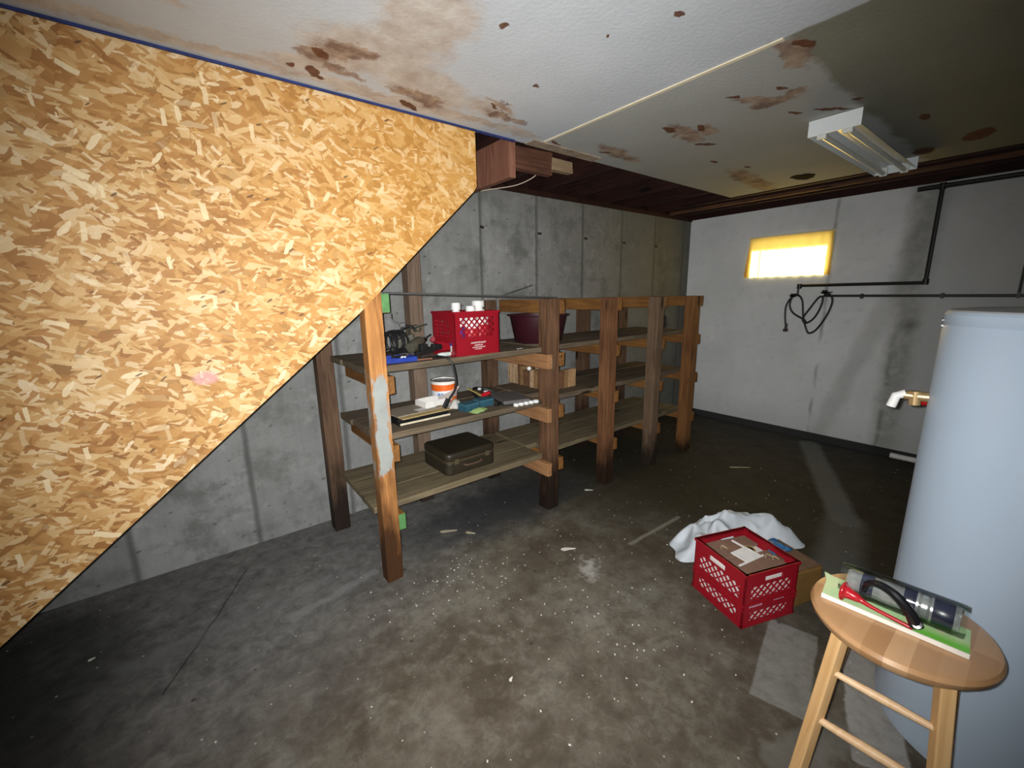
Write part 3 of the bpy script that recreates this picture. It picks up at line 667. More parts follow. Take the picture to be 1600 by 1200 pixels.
b = B(); lathe(b, [(.0265, .014), (.028, .016), (.0265, .019)], 24); obj('rim', b, plain('dark_rim', (.08, .05, .04), .3), t, smooth=True)
for k, (u, v, s) in enumerate(((.075, -.055, 1.), (.09, -.075, .7), (-.06, .06, .7))):
    b = B(); tube(b, catmull([cc+ex*(u-.02*s)+ey*v+Vector((0, 0, .228)), cc+ex*u+ey*(v+.012)+Vector((0, 0, .236)), cc+ex*(u+.018*s)+ey*(v-.006)+Vector((0, 0, .229)), cc+ex*(u+.01)+ey*(v+.02)+Vector((0, 0, .228))], 5), .0022, 6)
    tag(obj('wire_twist', b, plain('pale_gold_wire', (.7, .6, .4), .3, .6)), ['shiny wire twist on the crate contents near the right corner', 'smaller shiny wire twist at the right corner of the crate contents', 'shiny wire twist at the rear left of the crate contents'][k], 'wire')

# cloth, box and blue sheet behind the floor crate
def heap(name, label, cat, mat, cx, cy, ang, lx, ly, hgt, seed, nx=70, ny=46, fold=1.):
    b = B(); R = []
    for j in range(ny+1):
        row = []
        for i in range(nx+1):
            u = i/nx*2-1; v = j/ny*2-1
            # squash the square to a wavy blob
            k = math.sqrt(max(1e-6, 1-.5*v*v)); k2 = math.sqrt(max(1e-6, 1-.5*u*u)); du, dv = u*k, v*k2
            rr = min(1, math.hypot(du, dv)); a = math.atan2(dv, du)
            wv = 1+.16*math.sin(3*a+seed)+.09*math.sin(7*a+seed*2)
            x = du*lx*wv; y = dv*ly*wv
            pn = Vector((x*5, y*5, seed))
            ridge = 1-abs(mnoise.noise(pn*1.1))*2.2; ridge2 = 1-abs(mnoise.noise(pn*2.3+Vector((4, 1, 2))))*2
            prof = (1-rr**3.2)
            ridge3 = 1-abs(mnoise.noise(Vector((x*3+y*9, y*4-x*7, seed+5))))*3.2
            z = hgt*prof*(.34+.26*ridge*fold+.20*ridge2*fold+.22*ridge3*fold) + .008*(1-rr)
            z = max(z, .003+.012*max(0, mnoise.noise(pn*3)))
            x += .02*mnoise.noise(pn*2); y += .02*mnoise.noise(pn*2+Vector((9, 0, 0)))
            row.append(b.verts.new((x, y, z)))
        R.append(row)
    for j in range(ny):
        for i in range(nx): b.faces.new((R[j][i], R[j][i+1], R[j+1][i+1], R[j+1][i]))
    o = obj(name, b, mat, smooth=True); o.location = (cx, cy, 0); o.rotation_euler = (0, 0, ang)
    s = o.modifiers.new('solid', 'SOLIDIFY'); s.thickness = .003; s.offset = -1
    sb = o.modifiers.new('sub', 'SUBSURF'); sb.levels = 1; sb.render_levels = 1
    return tag(o, label, cat)
clothm = plain('white_cloth', (.60, .66, .72), .85, var=.08, scale=8)
heap('crumpled_cloth', 'crumpled white cloth lying on the floor behind the red crate', 'cloth', clothm, 2.255, .925, -.50, .36, .17, .19, 3.3)
bxm = plain('amber_cardboard', (.22, .12, .03), .7, var=.3, scale=9)
tb = thing('cardboard_box', 'small amber cardboard box behind the right side of the floor crate', 'box', (cc+ex*.240+ey*.0).to_tuple(), ca)
b = B(); bx(b, -.075, .085, -.12, .10, .0, .165, jit=.004); obj('body', b, bxm, tb, bevel=.006)
b = B(); bx(b, -.075, .0, -.11, .10, .168, .172); bx(b, .004, .08, -.11, .10, .168, .172); obj('flap', b, plain('brown_flap', (.17, .10, .06), .8, var=.3), tb)
b = B(); n = 14; R = []
for j in range(n+1):
    R.append([b.verts.new((-.08+.13*i/n, .0+.125*j/n, .180+.010*mnoise.noise(Vector((i*.35, j*.35, 2))) - (.05*max(0, j/n-.8)*5*.6))) for i in range(n+1)])
for j in range(n):
    for i in range(n): b.faces.new((R[j][i], R[j][i+1], R[j+1][i+1], R[j+1][i]))
o = obj('plastic_bag', b, plain('blue_bag', (.02, .16, .42), .35, var=.5, scale=18), smooth=True); o.location = tb.location; o.rotation_euler = (0, 0, ca)
so = o.modifiers.new('s', 'SOLIDIFY'); so.thickness = .003; so.offset = 1
tag(o, 'crinkled blue plastic bag lying on the amber box behind the crate', 'bag')

# ------------------------------------------------------------------ things on the shelves
Z1, Z2, Z3 = 1.057, .727, .375
# maroon basin
t = thing('plastic_basin', 'dark maroon plastic basin on the top shelf behind the second post', 'basin', (1.90, 2.15, Z1))
b = B(); lathe(b, [(0, 0), (.150, 0), (.158, .008), (.190, .172), (.208, .176), (.210, .184), (.186, .184), (.152, .012), (0, .010)], 48)
obj('body', b, plain('maroon_plastic', (.040, .006, .012), .45), t, smooth=True)
# round metal lid leaning near the end
t = thing('metal_plate', 'shiny round metal plate leaning upright behind the fourth post', 'plate', (3.045, 1.985, Z1))
b = B(); mm = Matrix.Translation((0, 0, .078)) @ Matrix.Rotation(math.radians(86), 4, 'X') @ Matrix.Rotation(0, 4, 'Z')
lathe(b, [(0, .008), (.05, .008), (.07, .0), (.078, .0), (.078, .004), (.07, .004), (.05, .012), (0, .012)], 40, Matrix.Rotation(-.5, 4, 'Z') @ mm); obj('disc', b, M['chrome'], t, smooth=True)
b = B(); tube(b, [Matrix.Rotation(-.5, 4, 'Z') @ mm @ Vector((.08*math.cos(k*PI/16), .08*math.sin(k*PI/16), .002)) for k in range(32)], .003, 6, closed=True); obj('rim', b, M['black'], t, smooth=True)

# paint can
t = thing('paint_can', 'orange and white paint can on the middle shelf below the red crate', 'can', (1.215, 2.245, Z2), .2)
N = NT('can_label', .35); s = N.sep(N.obj()); z = s[2]
wz = N.math('ADD', z, N.math('MULTIPLY', N.math('SUBTRACT', N.noise(N.obj(), 14, 3), .5), .012))
c = N.ramp(N.math('DIVIDE', wz, .145), [(0, (.85, .82, .78)), (.10, (.85, .82, .78)), (.12, (.85, .17, .02)), (.31, (.85, .17, .02)), (.33, (.80, .84, .90)), (.58, (.80, .84, .90)), (.60, (.85, .16, .02)), (.84, (.85, .20, .02)), (.86, (.9, .88, .84))], 'CONSTANT')
N.col(c)
b = B(); lathe(b, [(0, 0), (.078, 0), (.080, .003), (.077, .006), (.077, .138), (.080, .141), (.080, .145), (.074, .145), (.073, .138), (0, .138)], 40); obj('body', b, N.m, t, smooth=True)
b = B(); lathe(b, [(.0745, .1395), (.076, .146), (.079, .1475), (.0805, .144)], 40); obj('rim', b, plain('dark_steel', (.1, .1, .1), .35, .8), t, smooth=True)
b = B(); lathe(b, [(0, .1385), (.066, .1385), (.068, .141), (.070, .139)], 40); obj('lid', b, plain('lid_grey', (.6, .6, .58), .35, .5), t, smooth=True)
b = B()
random.seed(3)
for a0, a1 in ((-2.75, -2.15), (-1.98, -1.35)):
    a = a0
    while a < a1:
        for (da, z0, z1) in ((0, .052, .074), (.05, .052, .057) if random.random() < .5 else (.05, .068, .074), (.08, .052, .074) if random.random() < .6 else (.08, .06, .066)):
            mt = Matrix.Rotation(a+da, 4, 'Z'); bx(b, .0765, .0785, -.0022, .0022, z0, z1, mt)
        a += .135
obj('printed_lettering', b, plain('blue_print', (.05, .22, .55), .5), t)
# white tray
t = thing('white_tray', 'open white cardboard tray in front of the paint can', 'tray', (1.06, 2.105, Z2+.0445), .12)
b = B()
bx(b, -.075, .075, -.05, .05, 0, .003); bx(b, -.075, .075, -.053, -.05, 0, .032); bx(b, -.075, .075, .05, .053, 0, .032); bx(b, -.078, -.075, -.053, .053, 0, .032)
obj('box', b, plain('white_board', (.82, .81, .78), .6), t)
b = B(); bx(b, 0, .15, -.053, .053, 0, .003, Matrix.Translation((.075, 0, .004)) @ Matrix.Rotation(-.38, 4, 'Y') @ Matrix.Rotation(.5, 4, 'Z')); obj('open_flap', b, plain('white_board', (1, 1, 1)), t)
# flat stack by the first post
def flat(name, label, cat, mat, x, y, z, lx, ly, h, rz, group=None, bev=.001, pages=None):
    o = thing(name, label, cat, (x, y, z), rz, group)
    if pages:
        b = B(); bx(b, -lx/2+.003, lx/2-.002, -ly/2+.003, ly/2-.003, .0025, h-.0025); obj('pages', b, pages, o)
        b = B(); bx(b, -lx/2, lx/2, -ly/2, ly/2, 0, .002); bx(b, -lx/2, lx/2, -ly/2, ly/2, h-.002, h); bx(b, -lx/2, -lx/2+.002, -ly/2, ly/2, 0.001, h-.001); obj('cover', b, mat, o)
    else:
        b = B(); bx(b, -lx/2, lx/2, -ly/2, ly/2, 0, h); obj('sheet', b, mat, o, bevel=bev)
    return o
pg = plain('cream_pages', (.66, .60, .44), .8); blk = plain('black_cover', (.012, .012, .014), .4)
manila = plain('manila_card', (.52, .38, .16), .7, var=.15); gryc = plain('grey_brown_card', (.30, .25, .19), .8)
flat('book', 'black covered book at the bottom of the flat stack beside the first post', 'book', blk, .945, 2.055, Z2, .30, .19, .016, .03, pages=pg)
flat('book', 'second black covered book in the flat stack beside the first post', 'book', blk, .94, 2.065, Z2+.0165, .29, .18, .014, .01, pages=blk)
flat('folder', 'manila yellow folder on the black books', 'folder', manila, .955, 2.06, Z2+.031, .29, .19, .005, .06)
flat('folder', 'grey-brown folder on top of the flat stack', 'folder', gryc, .93, 2.09, Z2+.0365, .27, .17, .006, .10)
flat('paper_sheet', 'white paper sheet lying on the folder stack', 'paper', plain('paper_white', (.8, .78, .74), .7), .99, 2.05, Z2+.043, .12, .05, .001, .2)
flat('paper_scrap', 'small white paper scrap behind the folders', 'paper', plain('paper_white', (1, 1, 1)), .96, 2.27, Z2, .05, .03, .004, .5)
# teal boxes, rag, green cloth
t1 = plain('teal_print_card', (.03, .10, .14), .5, var=.4, scale=50)
for x, y, rz, lb in ((1.235, 2.00, .12, 'small teal box at the shelf edge beside the white rag'), (1.355, 2.025, .02, 'small teal box to the right of the other teal box')):
    t = thing('teal_box', lb, 'box', (x, y, Z2), rz)
    b = B(); bx(b, -.05, .05, -.035, .035, 0, .042); obj('body', b, t1, t, bevel=.001)
    b = B(); bx(b, -.0505, .0505, -.0355, .0355, .034, .0425); obj('lid', b, plain('teal_lid', (.05, .15, .20), .5), t)
def rag(name, label, mat, x, y, z, lx, ly, h, seed, cat='rag'):
    o = heap(name, label, cat, mat, x, y, .2, lx, ly, h, seed, 24, 18, .8); o.location.z = z+.001; return o
rag('white_rag', 'crumpled white rag between the teal boxes and the white tray', plain('rag_white', (.6, .58, .54), .9), 1.20, 2.10, Z2, .06, .045, .06, 5.1)
rag('green_cloth', 'pale green cloth scrap hanging at the middle shelf edge', plain('lime_cloth', (.30, .45, .16), .9), 1.255, 1.925, Z2, .06, .03, .022, 1.7)
# screwdriver with yellow and red handle
t = thing('screwdriver', 'screwdriver with a red and yellow handle among the clutter on the middle shelf', 'screwdriver', (1.42, 2.14, Z2+.03), -.9)
b = B(); lathe(b, [(0, 0), (.012, .002), (.014, .03), (.011, .06), (0, .062)], 12, Matrix.Rotation(PI/2-.35, 4, 'Y')); obj('handle', b, plain('red_handle', (.5, .01, .02), .35), t, smooth=True)
b = B(); bx(b, -.10, .0, -.009, .009, -.003, .003, Matrix.Rotation(.45, 4, 'Y')); obj('blade', b, plain('ochre_blade', (.40, .32, .10), .5), t)
# black clamp and white clip
t = thing('spring_clamp', 'black spring clamp with white pads on the middle shelf', 'clamp', (1.475, 2.235, Z2), .3)
b = B(); tube(b, catmull([(-.09, -.05, .012), (-.05, .02, .03), (0, .05, .045), (.06, .03, .035), (.10, -.03, .012)], 6), .010, 8)
tube(b, catmull([(-.03, -.06, .012), (.0, -.02, .02), (.04, .0, .02), (.08, -.08, .012)], 6), .009, 8); obj('frame', b, M['black'], t, smooth=True)
b = B(); lathe(b, [(0, 0), (.013, 0), (.013, .012), (0, .014)], 14, Matrix.Translation((-.01, .0, .045))); lathe(b, [(0, 0), (.014, 0), (.014, .012), (0, .014)], 14, Matrix.Translation((.01, -.035, .027))); obj('pad', b, M['white'], t, smooth=True)
# grey case with white scalloped strip
t = thing('grey_flat_case', 'flat grey case overhanging the middle shelf near the second post', 'case', (1.545, 2.015, Z2), -.28)
b = B(); bx(b, -.085, .085, -.12, .12, .008, .03); obj('lid', b, plain('grey_case', (.13, .12, .12), .6), t, bevel=.004)
b = B(); bx(b, -.083, .083, -.118, .118, 0, .0075); obj('base', b, M['black'], t)
b = B()
for k in range(5): lathe(b, [(0, 0), (.015, .0), (.019, .008), (.015, .018), (0, .020)], 14, Matrix.Translation((1.485+.036*k, 1.875-.003*k, Z2+.001)))
tag(obj('scalloped_white_strip', b, plain('bright_white', (.85, .88, .88), .4), smooth=True), 'bright white scalloped strip at the middle shelf edge before the grey case', 'strip')
t = thing('marker_pen', 'black marker lying between the teal boxes and the grey case', 'marker', (1.43, 1.965, Z2+.011), .5)
b = B(); tube(b, [(-.05, 0, 0), (.03, 0, 0)], .010, 12); obj('barrel', b, M['black'], t, smooth=True)
b = B(); tube(b, [(.03, 0, 0), (.055, 0, 0)], [.009, .007], 12); obj('cap', b, M['white'], t, smooth=True)
# hanging black cable
b = B(); tube(b, catmull([(1.00, 1.99, Z1+.008), (1.04, 1.90, Z1+.006), (1.062, 1.868, 1.035), (1.078, 1.865, .97), (1.082, 1.868, .92), (1.075, 1.88, .88), (1.055, 1.90, .84)], 8), .0055, 8)
t = thing('hanging_cable', 'black cable hanging from the top shelf in front of the paint can', 'cable', (1.08, 1.86, .72)); obj('cord', b, M['black'], t, smooth=True, world=True)
b = B(); bx(b, -.013, .013, -.006, .006, -.055, .0, Matrix.Translation((1.052, 1.902, .842)) @ Matrix.Rotation(.55, 4, 'Y')); obj('plug', b, M['black'], t, bevel=.003, world=True)

# clutter at the left of the top shelf
t = thing('blue_tray', 'shallow blue tray of small bright parts at the left end of the top shelf', 'tray', (.80, 1.99, Z1), -.06)
b = B(); bx(b, -.10, .10, -.06, .06, 0, .003)
for q in ((-.10, .10, -.063, -.06), (-.10, .10, .06, .063), (-.103, -.10, -.063, .063), (.10, .103, -.063, .063)): bx(b, *q, 0, .022)
obj('tray', b, plain('blue_plastic', (.02, .05, .33), .35, var=.3), t)
for k, (x, y) in enumerate(((.85, 1.985), (.875, 2.01), (.835, 1.955), (.74, 2.00), (.77, 2.02))):
    t = thing('metal_cap', ['bright metal cap in the blue tray, right of centre', 'bright metal cap at the right end of the blue tray', 'bright metal cap at the front of the blue tray', 'bright metal cap at the left end of the blue tray', 'bright metal cap at the rear left of the blue tray'][k], 'cap', (x, y, Z1+.004))
    b = B(); lathe(b, [(0, 0), (.010, 0), (.011, .010), (.008, .018), (0, .018)], 12); obj('body', b, M['chrome'] if k % 2 else M['white'], t, smooth=True)  # small bright metal caps
# coiled black cord
b = B()
for k in range(9):
    a0 = random.uniform(0, 6); r1 = random.uniform(.045, .060); tilt = random.uniform(-.25, .25)
    mt = Matrix.Translation((.915+.012*(k-4)*.6, 2.24, Z1+.070)) @ Matrix.Rotation(math.radians(80)+tilt*.4, 4, 'X') @ Matrix.Rotation(.3+tilt, 4, 'Y')
    tube(b, [mt @ Vector((r1*math.cos(2*PI*i/28), r1*1.05*math.sin(2*PI*i/28), .006*(k-4)+.003*math.sin(3*2*PI*i/28+a0))) for i in range(28)], .0048, 6, closed=True)
tube(b, catmull([(.87, 2.2, Z1+.03), (.80, 2.22, Z1+.02), (.75, 2.2, Z1+.05), (.72, 2.16, Z1+.02), (.78, 2.12, Z1+.008)], 6), .005, 6)
tag(obj('coiled_cord', b, M['black'], smooth=True), 'coil of black power cord standing at the left of the top shelf', 'cord')
# power drill
olive = plain('olive_grey_metal', (.12, .115, .085), .5, .3, var=.3)
t = thing('power_drill', 'old grey power drill lying among the tools on the top shelf', 'drill', (1.005, 2.13, Z1+.032), .55)
b = B(); lathe(b, [(0, -.07), (.026, -.068), (.031, -.05), (.031, .03), (.022, .05), (0, .052)], 20, Matrix.Rotation(PI/2-.25, 4, 'Y') @ Matrix.Translation((-.03, 0, 0))); obj('housing', b, olive, t, smooth=True)
b = B(); lathe(b, [(0, .05), (.014, .052), (.016, .08), (.009, .092), (.004, .094), (.004, .15), (0, .15)], 16, Matrix.Rotation(PI/2-.25, 4, 'Y') @ Matrix.Translation((-.03, 0, 0))); obj('chuck', b, M['chrome'], t, smooth=True)
b = B(); bx(b, -.045, -.012, -.012, .012, -.09, -.02, Matrix.Rotation(1.35, 4, 'X')); obj('grip', b, M['black'], t, bevel=.006)
# second tool: staple gun / saw body
t = thing('jigsaw', 'grey and black power saw heaped behind the drill on the top shelf', 'power tool', (1.02, 2.31, Z1+.004), -.15)
b = B(); bx(b, -.07, .07, -.028, .028, .03, .085, Matrix.Rotation(-.35, 4, 'Y')); obj('housing', b, olive, t, bevel=.012, seg=3)
b = B(); bx(b, -.075, .07, -.035, .035, 0, .006); bx(b, -.05, .05, -.015, .015, .006, .04); obj('base_plate', b, plain('dull_steel', (.3, .3, .3), .4, .8), t)
b = B(); tube(b, catmull([(-.05, 0, .09), (-.02, 0, .125), (.03, 0, .14), (.06, 0, .11)], 6), .009, 8); obj('handle', b, M['black'], t, smooth=True)
b = B(); tube(b, catmull([(1.02, 2.28, Z1+.11), (1.05, 2.30, Z1+.14), (1.08, 2.3, Z1+.15), (1.10, 2.28, Z1+.13), (1.08, 2.27, Z1+.115), (1.07, 2.3, Z1+.13), (1.11, 2.31, Z1+.14), (1.16, 2.32, Z1+.15)], 6), .0045, 6)
tag(obj('wire_loop', b, plain('dark_green_wire', (.06, .07, .05), .5), smooth=True), 'looped dark wire rising behind the tools beside the red crate', 'wire')
# black pistol-like clamp with red tip
t = thing('bar_clamp', 'black bar clamp with a red tip beside the red crate', 'clamp', (1.02, 2.03, Z1+.02), .25)
b = B(); bx(b, -.09, .09, -.012, .012, 0, .022, Matrix.Rotation(-.12, 4, 'Y')); bx(b, -.06, -.02, -.014, .014, .015, .05); bx(b, .02, .08, -.013, .013, .02, .046, Matrix.Rotation(.1, 4, 'Y')); obj('frame', b, M['black'], t, bevel=.004)
b = B(); lathe(b, [(0, 0), (.013, 0), (.015, .015), (.010, .026), (0, .026)], 14, Matrix.Translation((.05, .03, .052)) @ Matrix.Rotation(.7, 4, 'Y')); obj('tip', b, plain('faded_red', (.35, .05, .07), .5), t, smooth=True)
t = thing('screwdriver', 'screwdriver with a pale translucent handle at the top shelf edge', 'screwdriver', (1.0, 1.955, Z1+.013), -.08)
b = B(); tube(b, [(-.06, 0, 0), (.04, 0, 0)], .004, 8); obj('blade', b, M['chrome'], t, smooth=True)
b = B(); tube(b, [(.03, 0, 0), (.045, 0, 0), (.10, 0, 0), (.11, 0, 0)], [.007, .011, .012, .008], 12); obj('handle', b, plain('pale_handle', (.55, .62, .60), .3), t, smooth=True)
t = thing('pliers', 'pair of dark pliers in front of the coiled cord', 'pliers', (.92, 2.05, Z1+.014), .2)
b = B(); tube(b, catmull([(-.08, .02, 0), (-.02, .012, .004), (.0, 0, .004), (.05, -.004, .004)], 5), [.009]*5+[.008]*6+[.006]*5, 8); tube(b, catmull([(-.08, -.02, 0), (-.02, -.012, .004), (.0, 0, .004), (.05, .004, .004)], 5), .008, 8); obj('jaws', b, plain('dull_steel', (1, 1, 1)), t, smooth=True)
b = B(); tube(b, [(-.10, .024, 0), (-.04, .017, .002)], .010, 8); tube(b, [(-.10, -.024, 0), (-.04, -.017, .002)], .010, 8); obj('handle', b, M['black'], t, smooth=True)
b = B(); bx(b, -.05, .05, -.008, .008, 0, .006, Matrix.Translation((.935, 1.935, Z1)) @ Matrix.Rotation(-.05, 4, 'Z')); tag(obj('wood_shim', b, M['joistb']), 'thin dark red wood shim in front of the pliers', 'shim')
b = B(); bx(b, -.02, .02, -.006, .006, 0, .002, Matrix.Translation((1.56, 1.93, Z1)) @ Matrix.Rotation(.2, 4, 'Z')); tag(obj('paper_scrap', b, plain('paper_white', (1, 1, 1))), 'white paper scrap on the top shelf left of the basin', 'paper')
b = B(); lathe(b, [(0, -.012), (.009, -.008), (.012, 0), (.009, .008), (0, .012)], 14, Matrix.Translation((1.650, 1.95, .925)) @ Matrix.Scale(1.2, 4)); o = obj('knob', b, M['white'], SH, smooth=True, world=True); o['label'] = 'small white knob on the crossbar end'
# dangling hook from top crossbar
b = B(); tube(b, catmull([(.742, 1.83, 1.30), (.745, 1.83, 1.27), (.775, 1.83, 1.255), (.79, 1.83, 1.245)], 5), .003, 6); bx(b, .782, .806, 1.825, 1.835, 1.232, 1.252, jit=.003)
o = obj('hook', b, plain('dull_hook', (.2, .2, .2), .5, .6), SH, world=True); o['label'] = 'small grey hook dangling from the green crossbar end'

# suitcase
t = thing('suitcase', 'small dark brown hard suitcase on the bottom shelf', 'suitcase', (1.222, 2.112, Z3), .01)
def rbox(b, lx, ly, z0, z1, r, inset=0, n=5):
    P = []
    for cx, cy, a0 in ((lx/2-r, ly/2-r, 0), (-lx/2+r, ly/2-r, PI/2), (-lx/2+r, -ly/2+r, PI), (lx/2-r, -ly/2+r, 1.5*PI)):
        for k in range(n+1):
            a = a0+k*PI/2/n; P.append((cx+r*math.cos(a), cy+r*math.sin(a)))
    return P
sm = plain('dark_brown_leatherette', (.028, .022, .012), .5, var=.3, scale=60, bump=.2)
b = B(); prism(b, rbox(b, .335, .30, 0, 0, .035), 'z', .0, .075); obj('lower_shell', b, sm, t, bevel=.008, smooth=True)
b = B(); prism(b, rbox(b, .335, .30, 0, 0, .035), 'z', .079, .128); obj('upper_shell', b, sm, t, bevel=.016, smooth=True, seg=3)
b = B(); prism(b, rbox(b, .330, .295, 0, 0, .035), 'z', .070, .084); obj('edge_band', b, plain('tan_edge', (.07, .05, .025), .5), t)
for x in (-.105, .105):
    b = B(); bx(b, x-.013, x+.013, -.1535, -.149, .062, .092); obj('latch', b, plain('tarnished_brass', (.30, .25, .16), .4, .8), t, bevel=.001)
b = B(); tube(b, catmull([(-.06, -.150, .052), (-.052, -.168, .050), (0, -.172, .048), (.052, -.168, .050), (.06, -.150, .052)], 6), .006, 8); obj('handle', b, plain('worn_brown_handle', (.10, .055, .035), .6), t, smooth=True)

# upright lumber offcuts on the middle shelf
random.seed(11)
protos = []
cells = []
for k in range(11):
    cells.append((1.905+random.uniform(-.006, .006), 2.10+.036*k, random.uniform(.10, .15) if k < 7 else random.uniform(.17, .21)))
for k in range(6): cells.append((1.945+.040*k, 2.055+random.uniform(-.006, .006), random.uniform(.118, .130)))
for k in range(8): cells.append((1.955+random.uniform(-.004, .004), 2.14+.038*k, random.uniform(.11, .16)))
for k, (x, y, h) in enumerate(cells):
    if k < 4:
        lt = ((.50, .31, .16), (.20, .10, .05), (.34, .20, .09), (.58, .40, .24))[k]
        b = B(); bx(b, -.0155, .0155, -.015, .015, 0, 1, jit=.0012); o = obj('lumber_offcut', b, wood('offcut_wood_%d' % k, lt, tuple(x*.45 for x in lt), 'Z', knots=False), bevel=.001); protos.append(o)
    else: o = protos[random.choice((0, 1, 1, 2, 2, 3))].copy(); C.objects.link(o)
    o.location = (x, y, Z2); o.scale = (1, 1, h)
    tag(o, 'short lumber offcut standing upright in the block pile on the middle shelf', 'wood block', 'upright lumber offcuts on the middle shelf')

# ------------------------------------------------------------------ pipes, cord and valve on the right wall
iron = plain('black_iron_pipe', (.02, .02, .02), .45, var=.3)
b = B(); xp = 4.525
tube(b, [(xp, .79, 2.095), (xp, -2.0, 2.095)], .017, 10)
tube(b, [(xp, .655, 2.095), (xp, .655, 1.428), (xp, .660, 1.412), (xp, .675, 1.408), (xp, 1.485, 1.408), (xp, 1.50, 1.402), (xp, 1.503, 1.33)], [.014]*5+[.009]*2, 10)
t = thing('gas_pipe', 'black iron pipe running down the right wall and along below the window', 'pipe', (xp, .655, 1.4)); obj('pipe_run', b, iron, t, smooth=True, world=True)
for (y, z, a) in ((.655, 2.095, 0), (.655, 1.415, 0), (1.495, 1.402, 0)):
    b = B(); lathe(b, [(0, -.022), (.02, -.022), (.02, .022), (0, .022)], 12, Matrix.Translation((xp, y, z)))
    obj('fitting', b, iron, t, smooth=True, world=True)
b = B(); tube(b, [(xp, 1.30, 1.315), (xp, -1.0, 1.30)], .010, 10)
t = thing('water_pipe', 'thin black pipe running level above the water heater to the cord loops', 'pipe', (xp, 1.0, 1.3)); obj('pipe_run', b, iron, t, smooth=True, world=True)
for y in (1.03, .55, .18):
    b = B(); bx(b, xp-.012, XW-.001, y-.008, y+.008, 1.29, 1.33); obj('bracket', b, iron, t, world=True)
b = B(); tube(b, [(4.53, .18, 1.32), (4.53, .18, 1.60)], .008, 8); tag(obj('riser_pipe', b, plain('dull_pipe', (.12, .13, .13), .4, .5), smooth=True), 'short grey upright pipe on the right wall above the water heater', 'pipe')
xc = 4.515
paths = [[(1.562, 1.03), (1.577, 1.098), (1.584, 1.204), (1.565, 1.272), (1.527, 1.319), (1.494, 1.324), (1.455, 1.272), (1.43, 1.122), (1.392, 1.009), (1.365, .982), (1.313, 1.023), (1.249, 1.154), (1.225, 1.272), (1.255, 1.33), (1.293, 1.331)],
         [(1.527, 1.31), (1.541, 1.291), (1.547, 1.224), (1.509, 1.158), (1.419, 1.103), (1.392, 1.076), (1.34, 1.124), (1.303, 1.217), (1.296, 1.30), (1.328, 1.299), (1.382, 1.207), (1.43, 1.11), (1.40, 1.06)]]
t = thing('power_cord', 'thick black power cord looped over two hooks under the window', 'cord', (xc, 1.4, 1.2))  # heavy appliance power cord
b = B()
for i, P in enumerate(paths): tube(b, catmull([(xc-.012*i, y, z) for y, z in P], 7), .0085, 8)
obj('cable', b, M['black'], t, smooth=True, world=True)
b = B(); bx(b, xc-.014, xc+.014, 1.545, 1.583, .985, 1.012); bx(b, xc-.009, xc+.009, 1.552, 1.574, 1.0, 1.06); obj('plug', b, plain('dark_plug', (.06, .045, .035), .5), t, bevel=.003, world=True)
for y, z in ((1.53, 1.318), (1.285, 1.345)):
    b = B(); bx(b, xc-.02, XW-.001, y-.04, y+.03, z-.006, z+.006); bx(b, xc-.02, xc-.012, y-.02, y+.02, z-.012, z+.02)
    obj('wall_hook', b, iron, t, world=True)
# white pipe stub at the foot of the wall
b = B(); tube(b, [(4.40, .66, .042), (4.40, .46, .042)], .022, 14); tag(obj('white_pipe_stub', b, M['white'], smooth=True), 'short white plastic pipe lying at the foot of the right wall by the heater', 'pipe')

# ------------------------------------------------------------------ water heater
hx, hy, hr = 1.799, -.065, .27
t = thing('water_heater', 'tall pale blue-grey water heater at the right behind the stool', 'water heater', (hx, hy, 0))
N = NT('heater_enamel', .38, .5); f = N.noise(N.obj(), 3, 4)
N.col(N.mix(f, (.45, .57, .72), (.50, .625, .77)))
b = B(); lathe(b, [(0, .0), (hr-.012, .0), (hr-.012, .03), (hr, .032), (hr, 1.262), (hr-.002, 1.265), (hr-.002, 1.268), (hr, 1.271), (hr, 1.296), (hr-.006, 1.304)], 96); obj('jacket', b, N.m, t, smooth=True)
b = B(); lathe(b, [(hr-.004, 1.300), (hr-.01, 1.308), (hr-.03, 1.310), (.06, 1.315), (0, 1.315)], 96); obj('top_cap', b, plain('heater_top', (.42, .45, .47), .4), t, smooth=True)
b = B(); tube(b, [(.0, .1, 1.31), (0, .1, 1.42)], .012, 12); tube(b, [(.0, -.1, 1.31), (0, -.1, 1.42)], .012, 12); obj('nipple', b, M['chrome'], t, smooth=True)
b = B()
for z in (1.278, 1.262): lathe(b, [(0, 0), (.006, 0), (.006, .004), (0, .005)], 10, Matrix.Rotation(math.radians(102), 4, 'Z') @ Matrix.Translation((hr, 0, z)) @ Matrix.Rotation(PI/2, 4, 'Y'))
obj('screw', b, M['chrome'], t)
# relief valve on the left side of the heater
mt = Matrix.Rotation(math.radians(100), 4, 'Z')
brass = plain('brass', (.62, .44, .22), .35, .7)
def tl(b, pts, r, n=12): tube(b, [mt @ Vector(p) for p in pts], r, n)
b = B(); tl(b, [(hr-.005, 0, 1.045), (hr+.055, 0, 1.045)], [.016, .013]); tl(b, [(hr+.03, 0, 1.06), (hr+.028, 0, 1.018)], .015); rv = obj('relief_valve', b, brass, t, smooth=True)
b = B(); tl(b, [(hr+.05, 0, 1.05), (hr+.072, 0, 1.04), (hr+.080, 0, 1.005)], .013); obj('elbow', b, M['white'], rv, smooth=True)
b = B(); tl(b, [(hr+.025, -.016, 1.028), (hr-.0+.004, -.045, 1.018)], [.006, .009]); obj('lever', b, plain('lever_red', (.55, .01, .01), .4), rv, smooth=True)

